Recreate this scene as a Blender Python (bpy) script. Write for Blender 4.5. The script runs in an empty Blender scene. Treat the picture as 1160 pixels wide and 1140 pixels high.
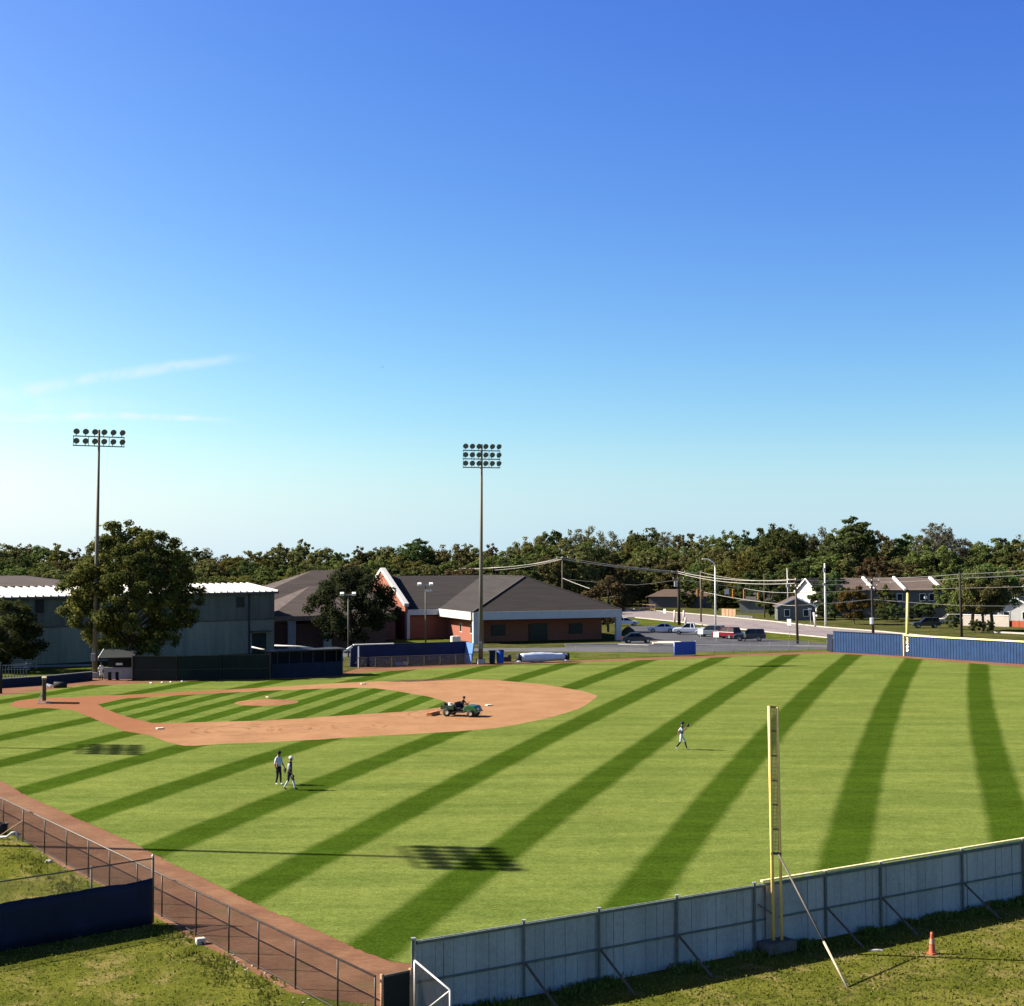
import bpy, bmesh, math, random
import numpy as np
from mathutils import Vector, Matrix
R = math.radians
random.seed(7)
S = bpy.context.scene
COL = S.collection

# ------------------------------------------------------------------ camera model (solved from the diamond)
F, PIT, ROLL, CH = 1638.0, 0.0370, -0.0051, 12.59
FW = np.array([0, math.cos(PIT), math.sin(PIT)]); RT = np.array([1., 0, 0]); UP = np.cross(RT, FW)
R2 = RT*math.cos(ROLL)+UP*math.sin(ROLL); U2 = -RT*math.sin(ROLL)+UP*math.cos(ROLL)
def ray(u, v): return FW*F+R2*(u-580)-U2*(v-570)
def g(u, v, z=0.0):
    """ground (or height z) point that was measured in the photograph"""
    d = ray(u, v); t = (z-CH)/d[2]
    return (float(t*d[0]), float(t*d[1]), z)
def at(u, v, Y):
    d = ray(u, v)*(Y/ray(u, v)[1])
    return (float(d[0]), float(Y), float(CH+d[2]))
def gx(u, Y): return at(u, 634, Y)[0]

cam = bpy.data.cameras.new('camera'); co = bpy.data.objects.new('camera', cam); COL.objects.link(co)
cam.sensor_fit = 'HORIZONTAL'; cam.sensor_width = 36; cam.lens = F*36/1160; cam.clip_start = .5; cam.clip_end = 9000
co.matrix_world = Matrix(((R2[0], U2[0], -FW[0], 0), (R2[1], U2[1], -FW[1], 0), (R2[2], U2[2], -FW[2], CH), (0, 0, 0, 1)))
S.camera = co

# ------------------------------------------------------------------ node helpers
class NT:
    def __init__(s, nt): s.nt = nt; s.n = nt.nodes; s.l = nt.links
    def new(s, t, **k):
        nd = s.n.new(t)
        for a, b in k.items(): setattr(nd, a, b)
        return nd
    def put(s, sock, v):
        if hasattr(v, 'links') or isinstance(v, bpy.types.NodeSocket): s.l.new(v, sock)
        else: sock.default_value = v
    def m(s, op, a, b=0.0, c=0.0, clamp=False):
        nd = s.new('ShaderNodeMath', operation=op, use_clamp=clamp)
        for i, v in enumerate((a, b, c)): s.put(nd.inputs[i], v)
        return nd.outputs[0]
    def mix(s, f, a, b, mode='MIX'):
        nd = s.new('ShaderNodeMix', data_type='RGBA', blend_type=mode)
        s.put(nd.inputs[0], f); s.put(nd.inputs[6], c4(a)); s.put(nd.inputs[7], c4(b))
        return nd.outputs[2]
    def noise(s, vec, scale, detail=3.0, rough=.55, stretch=None):
        if stretch is not None:
            mp = s.new('ShaderNodeMapping'); s.put(mp.inputs[0], vec); mp.inputs['Scale'].default_value = stretch[:3]
            if len(stretch) > 3: mp.inputs['Rotation'].default_value = (0, 0, stretch[3])
            vec = mp.outputs[0]
        nd = s.new('ShaderNodeTexNoise'); s.put(nd.inputs['Vector'], vec)
        nd.inputs['Scale'].default_value = scale; nd.inputs['Detail'].default_value = detail; nd.inputs['Roughness'].default_value = rough
        return nd.outputs[0]
    def ss(s, v, lo, hi, a=0.0, b=1.0):
        nd = s.new('ShaderNodeMapRange', interpolation_type='SMOOTHSTEP')
        s.put(nd.inputs[0], v)
        for i, q in enumerate((lo, hi, a, b)): s.put(nd.inputs[i+1], q)
        return nd.outputs[0]
def c4(c):
    if isinstance(c, (tuple, list)) and len(c) == 3: return (*c, 1.0)
    return c
MATS = {}
def base_mat(name, rough=.85, spec=.3):
    m = bpy.data.materials.new(name); m.use_nodes = True
    t = NT(m.node_tree); b = t.n['Principled BSDF']; b.inputs['Roughness'].default_value = rough
    b.inputs['Specular IOR Level'].default_value = spec
    MATS[name] = m
    tc = t.new('ShaderNodeTexCoord')
    return m, t, b, tc.outputs['Object']
def pmat(name, col, rough=.75, var=.25, scale=3.0, metal=0.0, spec=.3, bump=0.0, bscale=30.0, col2=None, streak=None):
    """plain surface with uneven tone: two noises, optional bump and vertical streaks"""
    m, t, b, ob = base_mat(name, rough, spec)
    n1 = t.noise(ob, scale, 4, .6, streak); n2 = t.noise(ob, scale*9, 2)
    f = t.m('ADD', t.m('MULTIPLY', n1, .7), t.m('MULTIPLY', n2, .3))
    f = t.ss(f, .3, .7)
    lo = tuple(c*(1-var) for c in col); hi = tuple(min(1, c*(1+var)) for c in col) if col2 is None else col2
    c = t.mix(f, lo, hi); t.l.new(c, b.inputs['Base Color'])
    b.inputs['Metallic'].default_value = metal
    if bump:
        bn = t.new('ShaderNodeBump'); bn.inputs['Strength'].default_value = bump; bn.inputs['Distance'].default_value = .02
        t.l.new(t.noise(ob, bscale, 3), bn.inputs['Height']); t.l.new(bn.outputs[0], b.inputs['Normal'])
    return m

# ------------------------------------------------------------------ mesh helpers
class MB:
    def __init__(s, org=(0, 0, 0)): s.v = []; s.f = []; s.mi = []; s.o = Vector(org)
    def _add(s, vs, fs, mi=0):
        k = len(s.v); s.v += [tuple(Vector(v)-s.o) for v in vs]; s.f += [tuple(i+k for i in f) for f in fs]; s.mi += [mi]*len(fs); return s
    def box(s, c, size, rz=0.0, mi=0, rx=0.0, ry=0.0):
        M = Matrix.Rotation(rz, 3, 'Z') @ Matrix.Rotation(ry, 3, 'Y') @ Matrix.Rotation(rx, 3, 'X')
        h = [q/2 for q in size]; vs = []
        for z in (-1, 1):
            for x, y in ((-1, -1), (1, -1), (1, 1), (-1, 1)): vs.append(M @ Vector((x*h[0], y*h[1], z*h[2]))+Vector(c))
        return s._add(vs, [(3, 2, 1, 0), (4, 5, 6, 7), (0, 1, 5, 4), (1, 2, 6, 5), (2, 3, 7, 6), (3, 0, 4, 7)], mi)
    def bar(s, p, q, w, h, mi=0):
        p, q = Vector(p), Vector(q); d = (q-p)
        if d.length < 1e-6: return s
        d.normalize(); a = Vector((0, 0, 1)) if abs(d.z) < .95 else Vector((0, 1, 0))
        x = d.cross(a).normalized()*w/2; y = x.cross(d).normalized()*h/2
        vs = [e+i*x+j*y for e in (p, q) for i, j in ((-1, -1), (1, -1), (1, 1), (-1, 1))]
        return s._add(vs, [(3, 2, 1, 0), (4, 5, 6, 7), (0, 1, 5, 4), (1, 2, 6, 5), (2, 3, 7, 6), (3, 0, 4, 7)], mi)
    def tube(s, pts, rs, n=8, mi=0, cap=True):
        pts = [Vector(p) for p in pts]
        if not isinstance(rs, (list, tuple)): rs = [rs]*len(pts)
        vs = []; fs = []; prev = None
        for i, p in enumerate(pts):
            d = (pts[min(i+1, len(pts)-1)]-pts[max(i-1, 0)]).normalized()
            if prev is None:
                a = Vector((0, 0, 1)) if abs(d.z) < .9 else Vector((1, 0, 0)); x = d.cross(a).normalized()
            else: x = (prev-d*prev.dot(d)).normalized()
            prev = x; y = d.cross(x)
            for k in range(n):
                a = 2*math.pi*k/n; vs.append(p+(x*math.cos(a)+y*math.sin(a))*rs[i])
        for i in range(len(pts)-1):
            for k in range(n):
                k2 = (k+1) % n; fs.append((i*n+k, i*n+k2, (i+1)*n+k2, (i+1)*n+k))
        if cap: fs.append(tuple(range(n-1, -1, -1))); fs.append(tuple((len(pts)-1)*n+k for k in range(n)))
        return s._add(vs, fs, mi)
    def lathe(s, c, prof, n=16, mi=0, M=None):
        vs = []; fs = []
        for r, z in prof:
            for k in range(n):
                a = 2*math.pi*k/n; v = Vector((r*math.cos(a), r*math.sin(a), z))
                vs.append((M @ v if M else v)+Vector(c))
        for i in range(len(prof)-1):
            for k in range(n):
                k2 = (k+1) % n; fs.append((i*n+k, i*n+k2, (i+1)*n+k2, (i+1)*n+k))
        return s._add(vs, fs, mi)
    def prism(s, prof, y0, y1, mi=0, M=None, o=(0, 0, 0), y0s=None):
        """profile in x,z extruded along y"""
        n = len(prof); vs = []
        for y in (y0, y1):
            for x, z in prof:
                v = Vector((x, y, z)); vs.append((M @ v if M else v)+Vector(o))
        fs = [tuple(range(n)), tuple(range(2*n-1, n-1, -1))]+[(i, i+n, (i+1) % n+n, (i+1) % n) for i in range(n)]
        return s._add(vs, fs, mi)
    def face(s, vs, mi=0): return s._add(vs, [tuple(range(len(vs)))], mi)
    def slab(s, poly, z0, z1, mi=0):
        n = len(poly); vs = [(p[0], p[1], z0) for p in poly]+[(p[0], p[1], z1) for p in poly]
        return s._add(vs, [tuple(range(n-1, -1, -1)), tuple(range(n, 2*n))]+[(i, (i+1) % n, (i+1) % n+n, i+n) for i in range(n)], mi)
    def build(s, name, mats, parent=None, loc=None, smooth=False, bevel=0.0):
        me = bpy.data.meshes.new(name); me.from_pydata(s.v, [], s.f)
        for m in (mats if isinstance(mats, (list, tuple)) else [mats]): me.materials.append(m)
        me.polygons.foreach_set('material_index', s.mi)
        if smooth: me.polygons.foreach_set('use_smooth', [True]*len(s.f))
        bm = bmesh.new(); bm.from_mesh(me); bmesh.ops.recalc_face_normals(bm, faces=bm.faces); bm.to_mesh(me); bm.free()
        o = bpy.data.objects.new(name, me); COL.objects.link(o)
        if parent: o.parent = parent
        o.location = tuple(s.o) if (loc is None and parent is None) else (loc or (0, 0, 0))
        if bevel:
            b = o.modifiers.new('bevel', 'BEVEL'); b.width = bevel; b.segments = 2; b.limit_method = 'ANGLE'
        return o
def tag(o, label=None, cat=None, group=None, kind=None):
    if label: o['label'] = label
    if cat: o['category'] = cat
    if group: o['group'] = group
    if kind: o['kind'] = kind
    return o
def thing(name, label, cat, loc=(0, 0, 0), rz=0.0, group=None):
    o = bpy.data.objects.new(name, None); o.empty_display_size = .3; COL.objects.link(o)
    o.location = loc; o.rotation_euler = (0, 0, rz)
    return tag(o, label, cat, group)
def copy_tree(o, parent=None):
    c = o.copy(); COL.objects.link(c); c.parent = parent
    for ch in o.children: copy_tree(ch, c)
    return c
def sheet(name, pts, z, mat, kind='structure', jit=0.0, step=.22):
    """ground sheet, triangulated, world coordinates; jit = ragged edge in metres"""
    if jit:
        r = random.Random(len(pts)); q = []; ph = 0.0
        for a, b in zip(pts, pts[1:]+pts[:1]):
            a, b = Vector(a[:2]), Vector(b[:2]); n = max(1, int((b-a).length/step)) if min(a.y, b.y) < 135 and (b-a).length < 60 else 1
            for k in range(n):
                p = a.lerp(b, k/n)
                ph += 1; w_ = .5*math.sin(ph*.21+1.3*math.sin(ph*.053))
                if n > 1: p = p+Vector((r.gauss(0, jit*.5)+jit*w_, r.gauss(0, jit*.5)-jit*w_))
                q.append(tuple(p))
        pts = q
    bm = bmesh.new(); vs = [bm.verts.new((p[0], p[1], z)) for p in pts]; f = bm.faces.new(vs)
    if f.calc_area() and f.normal.z < 0: f.normal_flip()
    bmesh.ops.triangulate(bm, faces=bm.faces[:])
    me = bpy.data.meshes.new(name); bm.to_mesh(me); bm.free(); me.materials.append(mat)
    o = bpy.data.objects.new(name, me); COL.objects.link(o); o['kind'] = kind
    return o
def smooth_poly(pts, it=2, closed=True):
    pts = [Vector(p[:2]) for p in pts]
    for _ in range(it):
        q = []
        n = len(pts)
        for i in range(n):
            a, b = pts[i], pts[(i+1) % n]; q += [a*.75+b*.25, a*.25+b*.75]
        pts = q
    return [tuple(p) for p in pts]

# ------------------------------------------------------------------ sun, sky, view
SUN_EL, SUN_AZ = 36.0, 171.0        # azimuth measured counter-clockwise from +X
sd = Vector((math.cos(R(SUN_EL))*math.cos(R(SUN_AZ)), math.cos(R(SUN_EL))*math.sin(R(SUN_AZ)), math.sin(R(SUN_EL))))
L = bpy.data.lights.new('sun', 'SUN'); L.energy = 4.6; L.angle = R(.53); L.color = (1, .93, .82)
lo = bpy.data.objects.new('sun', L); COL.objects.link(lo); lo.location = (-100, 40, 120)
lo.rotation_euler = (-sd).to_track_quat('-Z', 'Y').to_euler()
W = bpy.data.worlds.new('World'); S.world = W; W.use_nodes = True
t = NT(W.node_tree); bg = t.n['Background']
sk = t.new('ShaderNodeTexSky', sky_type='NISHITA'); sk.sun_disc = False
sk.sun_elevation = R(SUN_EL); sk.sun_rotation = R(90-SUN_AZ)
sk.altitude = 0; sk.air_density = 1.0; sk.dust_density = .6; sk.ozone_density = 3.0
SKYS = .085
KN = SKYS*2.828
crgb = t.new('ShaderNodeSeparateColor'); t.l.new(sk.outputs[0], crgb.inputs[0])
tc = t.new('ShaderNodeTexCoord'); sp = t.new('ShaderNodeSeparateXYZ'); t.l.new(tc.outputs['Generated'], sp.inputs[0])
ax = t.m('DIVIDE', sp.outputs[0], t.m('MAXIMUM', sp.outputs[1], .05)); ez = t.m('DIVIDE', sp.outputs[2], t.m('MAXIMUM', sp.outputs[1], .05))
wz = t.noise(tc.outputs['Generated'], 9, 5, .6); wf = t.noise(tc.outputs['Generated'], 60, 4, .6)
def streak(u0, v0, u1, v1, w0, w1, amp):
    a0, e0, a1, e1 = (u0-580)/F, (634-v0)/F, (u1-580)/F, (634-v1)/F
    s = t.m('DIVIDE', t.m('SUBTRACT', ax, a0), a1-a0)
    d = t.m('SUBTRACT', ez, t.m('MULTIPLY_ADD', s, e1-e0, e0)); d = t.m('ADD', d, t.m('MULTIPLY', t.m('SUBTRACT', wz, .5), .012))
    w = t.m('MULTIPLY_ADD', s, (w1-w0)/F, w0/F)
    prof = t.ss(t.m('DIVIDE', t.m('ABSOLUTE', d), t.m('MAXIMUM', w, .0005)), 1.0, 0.0)
    ends = t.m('MULTIPLY', t.ss(s, 1.05, .7), t.ss(s, -1.2, -.2))
    return t.m('MULTIPLY', t.m('MULTIPLY', prof, ends), t.m('MULTIPLY', t.ss(wf, .2, .75), amp))
cl = t.m('ADD', streak(0, 447, 290, 402, 13, 8, .62), streak(0, 473, 275, 476, 9, 4, .95))
cl = t.m('ADD', cl, streak(0, 458, 180, 462, 22, 8, .25))
# aureole towards the sun's side and the clear-day contrast of the photograph (per-channel power of the sky model)
dn = t.m('ADD', t.m('MULTIPLY', sp.outputs[0], math.cos(R(SUN_AZ))), t.m('MULTIPLY', sp.outputs[1], math.sin(R(SUN_AZ))))
dd = t.m('SUBTRACT', dn, .156); dp = t.m('MAXIMUM', dd, 0.0); dp2 = t.m('MULTIPLY', dp, dp)
ZEN = (.55, .40, .20)      # dims the unseen zenith, blue most, to darken the fill on shaded sides
def chan(i, k, p, a1, a2):
    v = t.m('POWER', t.m('MULTIPLY', crgb.outputs[i], KN), p)
    f = t.m('MINIMUM', t.m('ADD', t.m('MULTIPLY_ADD', dd, a1, 1.0), t.m('MULTIPLY', dp2, a2)), 2.0)
    f = t.m('MULTIPLY', f, t.ss(sp.outputs[2], .40, .95, 1.0, ZEN[i]))
    return t.m('MULTIPLY', t.m('MULTIPLY', v, k/KN), f)
comb = t.new('ShaderNodeCombineColor')
t.l.new(chan(0, .54, 1.62, .30, 2.1), comb.inputs[0]); t.l.new(chan(1, .605, 1.56, .20, .40), comb.inputs[1]); t.l.new(chan(2, .81, .65, .12, .5), comb.inputs[2])
hz = t.m('MULTIPLY', t.ss(ez, .10, .0), .78)            # pale milky air along the horizon
hzc = t.mix(t.ss(dn, .0, .5), (.56/KN, .82/KN, .93/KN), (.77/KN, .98/KN, 1.03/KN))
SKYB = t.mix(hz, comb.outputs[0], hzc)
SKYMIX = t.mix(cl, SKYB, (.86/KN, .97/KN, 1.0/KN))
t.l.new(SKYMIX, bg.inputs[0]); bg.inputs[1].default_value = SKYS
S.view_settings.view_transform = 'Standard'; S.view_settings.look = 'None'; S.view_settings.gamma = 1
S.view_settings.exposure = 1.5
S.render.engine = 'CYCLES'
# ================================================================== SETTING MATERIALS
def grass_mat(name, light, dark, stripes, dry=None):
    """mown turf: stripes(t, X, Y) returns a 0..1 mask of the grass blades rolled away from the viewer"""
    m, t, b, ob = base_mat(name, .95, 0.0)
    s = t.new('ShaderNodeSeparateXYZ'); t.l.new(ob, s.inputs[0])
    wob = t.noise(ob, .22, 2); fine = t.noise(ob, 5.0, 4, .7); blade = t.noise(ob, 26.0, 3, .7)
    X = t.m('ADD', s.outputs[0], t.m('MULTIPLY', t.m('SUBTRACT', wob, .5), .35))
    X = t.m('ADD', X, t.m('MULTIPLY', t.m('SUBTRACT', fine, .5), .25))
    k = stripes(t, X, s.outputs[1])
    blot = t.noise(ob, .16, 5, .62); band = t.noise(ob, .35, 4, .6, (.28, 1.5, 1, R(8)))
    q = t.m('ADD', t.m('MULTIPLY', band, .6), t.m('ADD', t.m('MULTIPLY', blot, .35), t.m('MULTIPLY', fine, .25)))
    q = t.ss(q, .38, .86)
    lt = t.mix(q, tuple(c*f for c, f in zip(light, (.66, .74, .66))), tuple(c*f for c, f in zip(light, (1.24, 1.18, 1.2))))
    if dry:
        lt = t.mix(t.m('MULTIPLY', t.ss(t.noise(ob, .11, 4, .65), .56, .78), .45), lt, dry)
    dk = t.mix(q, tuple(c*.86 for c in dark), tuple(c*1.38 for c in dark))
    c = t.mix(k, lt, dk)
    tuft = t.m('ADD', t.m('MULTIPLY', t.noise(ob, 1.7, 5, .8, (.8, 1.1, 1)), .42), t.m('MULTIPLY', t.noise(ob, 6.5, 4, .8), .58))
    c = t.mix(t.ss(tuft, .36, .66), t.mix(1.0, c, (.66, .70, .60), 'MULTIPLY'), t.mix(1.0, c, (1.34, 1.29, 1.36), 'MULTIPLY'))
    c = t.mix(t.ss(blade, .25, .8), t.mix(1.0, c, (.72, .72, .72), 'MULTIPLY'), t.mix(1.0, c, (1.26, 1.26, 1.26), 'MULTIPLY'))
    t.l.new(c, b.inputs['Base Color'])
    bn = t.new('ShaderNodeBump'); bn.inputs['Strength'].default_value = .6; bn.inputs['Distance'].default_value = .03
    t.l.new(t.m('ADD', blade, fine), bn.inputs['Height']); t.l.new(bn.outputs[0], b.inputs['Normal'])
    return m
def outfield(t, X, Y):
    d = t.m('SUBTRACT', Y, 64.4)
    x4 = t.m('ADD', t.m('MULTIPLY_ADD', d, .268, -1.0), t.m('MULTIPLY', t.m('MULTIPLY', d, d), .00022))
    u = t.m('SUBTRACT', X, x4)
    sp_ = t.m('ADD', t.m('MULTIPLY_ADD', d, .0053, 7.36), t.m('MULTIPLY', t.m('LESS_THAN', u, 0.0), .22))
    f = t.m('DIVIDE', u, sp_); f = t.m('SUBTRACT', f, t.m('FLOOR', f))
    e = .042
    a = t.m('MULTIPLY', t.ss(f, -e, e), t.ss(f, .292+e, .292-e))
    a = t.m('MAXIMUM', a, t.ss(f, 1-e, 1+e))
    return a
def infield(t, X, Y):
    u = t.m('SUBTRACT', X, t.m('MULTIPLY', t.m('SUBTRACT', Y, 115.0), .19))
    f = t.m('DIVIDE', t.m('ADD', u, 60.9), 3.3); f = t.m('SUBTRACT', f, t.m('FLOOR', f))
    e = .03
    a = t.m('MULTIPLY', t.ss(f, -e, e), t.ss(f, .52+e, .52-e))
    return t.m('MAXIMUM', a, t.ss(f, 1-e, 1+e))
TURF = grass_mat('outfield_grass', (.134, .167, .039), (.036, .064, .0065), outfield, (.165, .15, .045))
INF = grass_mat('infield_grass', (.124, .160, .037), (.036, .068, .007), infield)
def none_(t, X, Y): return t.m('MULTIPLY', X, 0.0)
def dirt_mat(name, a, b_, moist=None, rings=False, grassy=False):
    m, t, b, ob = base_mat(name, .95, .1)
    n = t.m('ADD', t.m('MULTIPLY', t.noise(ob, .35, 5, .62), .55), t.m('MULTIPLY', t.noise(ob, 3.5, 4, .7, (.5, 2.2, 1, R(-12))), .45))
    c = t.mix(t.ss(n, .36, .64), a, b_)
    c = t.mix(t.m('MULTIPLY', t.ss(t.noise(ob, .55, 6, .72), .56, .70), .35), c, tuple(q*.62 for q in a))
    s = t.new('ShaderNodeSeparateXYZ'); t.l.new(ob, s.inputs[0])
    if moist:
        w = t.m('ADD', s.outputs[0], t.m('MULTIPLY', t.m('SUBTRACT', t.noise(ob, .5, 4, .6), .5), 9.0))
        c = t.mix(t.m('MULTIPLY', t.ss(w, -21.0, -29.0), .8), c, moist)
    if grassy: c = t.mix(t.m('MULTIPLY', t.ss(t.m('ADD', t.m('MULTIPLY', t.noise(ob, .8, 4, .7), .6), t.m('MULTIPLY', t.noise(ob, 5, 3, .7), .4)), .53, .66), .75), c, (.105, .098, .028))
    if rings:
        for cx, cy, r0, am in ((-20.5, 106.5, 3.0, .9), (-16.0, 106.8, 2.4, .8), (-11.5, 108.5, 2.4, .6), (-5.5, 116.5, 3.4, .6)):
            dx = t.m('SUBTRACT', s.outputs[0], cx); dy = t.m('MULTIPLY', t.m('SUBTRACT', s.outputs[1], cy), .8)
            d = t.m('SQRT', t.m('ADD', t.m('MULTIPLY', dx, dx), t.m('MULTIPLY', dy, dy)))
            wv = t.m('SINE', t.m('MULTIPLY', d, 7.0)); k = t.m('MULTIPLY', t.ss(wv, .35, .95), t.m('MULTIPLY', t.ss(d, r0+.8, r0), t.ss(d, .5, 1.2)))
            k = t.m('MULTIPLY', k, t.ss(t.noise(ob, .9, 2), .42, .6))
            c = t.mix(t.m('MULTIPLY', k, am), c, tuple(q*.6 for q in a))
    c = t.mix(t.ss(t.noise(ob, 22, 3, .7), .3, .75), t.mix(1.0, c, (.86, .86, .86), 'MULTIPLY'), t.mix(1.0, c, (1.1, 1.1, 1.1), 'MULTIPLY'))
    t.l.new(c, b.inputs['Base Color'])
    bn = t.new('ShaderNodeBump'); bn.inputs['Strength'].default_value = .6; bn.inputs['Distance'].default_value = .03
    t.l.new(t.m('ADD', t.noise(ob, 18, 4, .7), t.noise(ob, 2, 3)), bn.inputs['Height']); t.l.new(bn.outputs[0], b.inputs['Normal'])
    return m
DIRT = dirt_mat('infield_clay', (.255, .128, .058), (.32, .172, .083), (.205, .074, .030), True)
MOUND = dirt_mat('mound_clay', (.205, .085, .038), (.29, .14, .066))
TRACK = dirt_mat('track_clay', (.130, .060, .032), (.225, .115, .062), grassy=True)
TRACKF = dirt_mat('far_track_clay', (.150, .066, .034), (.205, .098, .052))
def rough_mat(name, greens, scale=1.0):
    m, t, b, ob = base_mat(name, .95, 0.0)
    n1 = t.noise(ob, .45*scale, 5, .65); n2 = t.noise(ob, 2.6*scale, 5, .7); n3 = t.noise(ob, 14*scale, 4, .75)
    c = t.mix(t.ss(t.m('ADD', t.m('MULTIPLY', n1, .65), t.m('MULTIPLY', n2, .35)), .40, .60), tuple(q*.82 for q in greens[0]), greens[1])
    c = t.mix(t.m('MULTIPLY', t.ss(t.m('ADD', t.m('MULTIPLY', t.noise(ob, .6*scale, 6, .72), .75), t.m('MULTIPLY', n3, .25)), .50, .62), .9), c, greens[2])
    c = t.mix(t.ss(n3, .3, .72), t.mix(1.0, c, (.55, .58, .5), 'MULTIPLY'), t.mix(1.0, c, (1.3, 1.28, 1.3), 'MULTIPLY'))
    t.l.new(c, b.inputs['Base Color'])
    bn = t.new('ShaderNodeBump'); bn.inputs['Strength'].default_value = .9; bn.inputs['Distance'].default_value = .06
    t.l.new(t.m('ADD', n3, n2), bn.inputs['Height']); t.l.new(bn.outputs[0], b.inputs['Normal'])
    return m
ROUGH = rough_mat('rough_grass', ((.092, .108, .016), (.135, .138, .024), (.230, .185, .066)))
LAWN = rough_mat('lawn_grass', ((.060, .085, .012), (.095, .115, .020), (.15, .12, .035)), .5)
ASPH = pmat('asphalt', (.055, .055, .058), .9, .25, .25)
ROADM = pmat('road_concrete', (.20, .165, .155), .9, .18, .12, streak=(.3, 2.0, 1.0))
KERB = pmat('kerb_concrete', (.42, .38, .33), .9, .15, .4)
CONC = pmat('concrete', (.32, .31, .29), .9, .2, .6, bump=.2)

# ================================================================== GROUND
gr = []
for k in range(64):
    a = 2*math.pi*k/64; gr.append((3500*math.cos(a), 600+3500*math.sin(a)))
sheet('ground', gr, 0.0, rough_mat('dull_grass', ((.052, .062, .018), (.078, .080, .026), (.125, .098, .046)), .4))
P2 = lambda pts: [g(u, v)[:2] for u, v in pts]
wl0, wl1 = Vector((-2.70, 39.97)), Vector((18.62, 53.31)); wd = (wl1-wl0).normalized(); wn = Vector((-wd.y, wd.x))
NEARG = True
# warning track: one clay sheet under the whole field, the turf lies on it
near_r = [tuple(wl0+wd*60+wn*2), tuple(wl0+wd*45), tuple(wl0+wd*28), tuple(wl0)]
fence_px = [(430, 1140), (330, 1125), (216.5, 1063), (120, 1005), (68.7, 981), (24, 948), (0, 930), (-60, 896)]
trk = P2(fence_px)+[(-66, 112), (-68, 134)]+P2([(0, 776), (60, 773), (107, 768.5), (150, 770), (300, 766), (385, 764), (410, 756), (520, 752), (585, 750), (650, 748.5), (760, 744), (860, 740), (935, 737.3)])
trk += P2([(940, 738.8), (1024, 743), (1160, 752.5)])+[(66, 158), (78, 135), (76, 110), (62, 86)]
sheet('warning_track', trk+near_r, .004, TRACKF)
# darker trodden clay of the near track
ntr = P2(fence_px)+[(-60, 101.5)]+P2([(-60, 858), (0, 890), (28, 905), (79, 928), (142, 955), (200, 985), (310, 1038), (380, 1067), (414.5, 1084), (442, 1094), (475, 1096)])+[tuple(wl0+wd*6), tuple(wl0)]
sheet('near_warning_track', ntr, .008, TRACK, jit=.06)
sheet('near_rough_ground', [tuple(wl0+wn*.0), tuple(wl0+wd*75), tuple(wl0+wd*75-wn*45), tuple(wl0-wn*45-wd*10), tuple(wl0-wd*1.5-wn*.5)], .002, ROUGH)
sheet('near_rough_ground', P2(fence_px[1:])+[(-75, 104), (-75, 20), tuple(wl0-wn*45-wd*10)]+P2([(430, 1140)]), .003, ROUGH)
tl = P2([(475, 1091.5), (463, 1092), (442, 1089.7), (414.5, 1080), (380, 1063.4), (310, 1034), (200, 981), (142, 951), (79, 924), (28, 900.5), (0, 884)])
tl += [(-58, 108), (-66, 126)]
tl += P2([(0, 789), (25, 785.5), (60, 781), (95, 776.5), (140, 776), (154, 774.5), (209, 772), (250, 770.6), (300, 770.3), (348, 769), (383, 767), (394, 763.5), (460, 759.3), (512, 756), (553, 754), (589, 753), (646, 751), (760, 747), (850, 743.3), (900, 741.6), (937, 740.5), (960, 741.3), (1025, 745.5), (1093, 751), (1160, 756)])
tl += [(64, 154), (74, 134), (72, 112), (58, 88), (40, 72), tuple(wl0+wd*22+wn*3.5), tuple(wl0+wd*8+wn*3.6)]
sheet('outfield_turf', tl, .012, TURF, jit=.07)
# ---- infield clay and the grass diamond inside it
outer = [(11, 798), (18, 794.6), (30, 792.7), (47, 791.6), (63, 790.8), (96, 789.6), (140, 787.6), (220, 783.4), (300, 779.3), (352, 776), (400, 773.2), (438, 772), (460, 771.5), (512, 769.2), (563, 770.8), (615, 775.6), (656, 782.4), (668, 785.3), (676, 788), (674, 792), (656, 803.4), (615, 815.5), (563, 825), (512, 829.4), (460, 832.2), (408, 835), (366, 838), (300, 841.2), (257, 842.8), (222, 845.2), (207, 845), (195, 842.5), (167.6, 833), (140, 828.4), (124, 821.5), (96.5, 810.5), (83, 804.5), (55, 802.6), (27.6, 802.2), (15, 800.8)]
inner = [(111, 798.4), (140, 791.6), (220, 787), (300, 782.8), (355, 780.7), (400, 779.6), (424, 780), (445, 782.5), (460, 785.2), (485, 789.5), (502, 794), (508, 797.5), (503, 801), (482, 804.2), (460, 806.4), (396, 810.4), (341, 814.2), (300, 816.8), (236, 818.2), (190, 819.6), (172, 819.2), (154, 815.2), (138, 810.8), (118.6, 803.2)]
sheet('infield_clay', P2(outer), .016, DIRT, jit=.06)
sheet('infield_turf', P2(inner), .020, INF, jit=.05)
# pitcher's mound: a low cone of clay
mc = g(302, 796.2); mb = MB((mc[0], mc[1], 0.0)); mb.lathe((mc[0], mc[1], 0), [(2.75, .021), (2.3, .06), (1.5, .16), (.75, .24), (.001, .25)], 40)
o = mb.build('pitcher_mound', MOUND, smooth=True); o['kind'] = 'structure'
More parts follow.
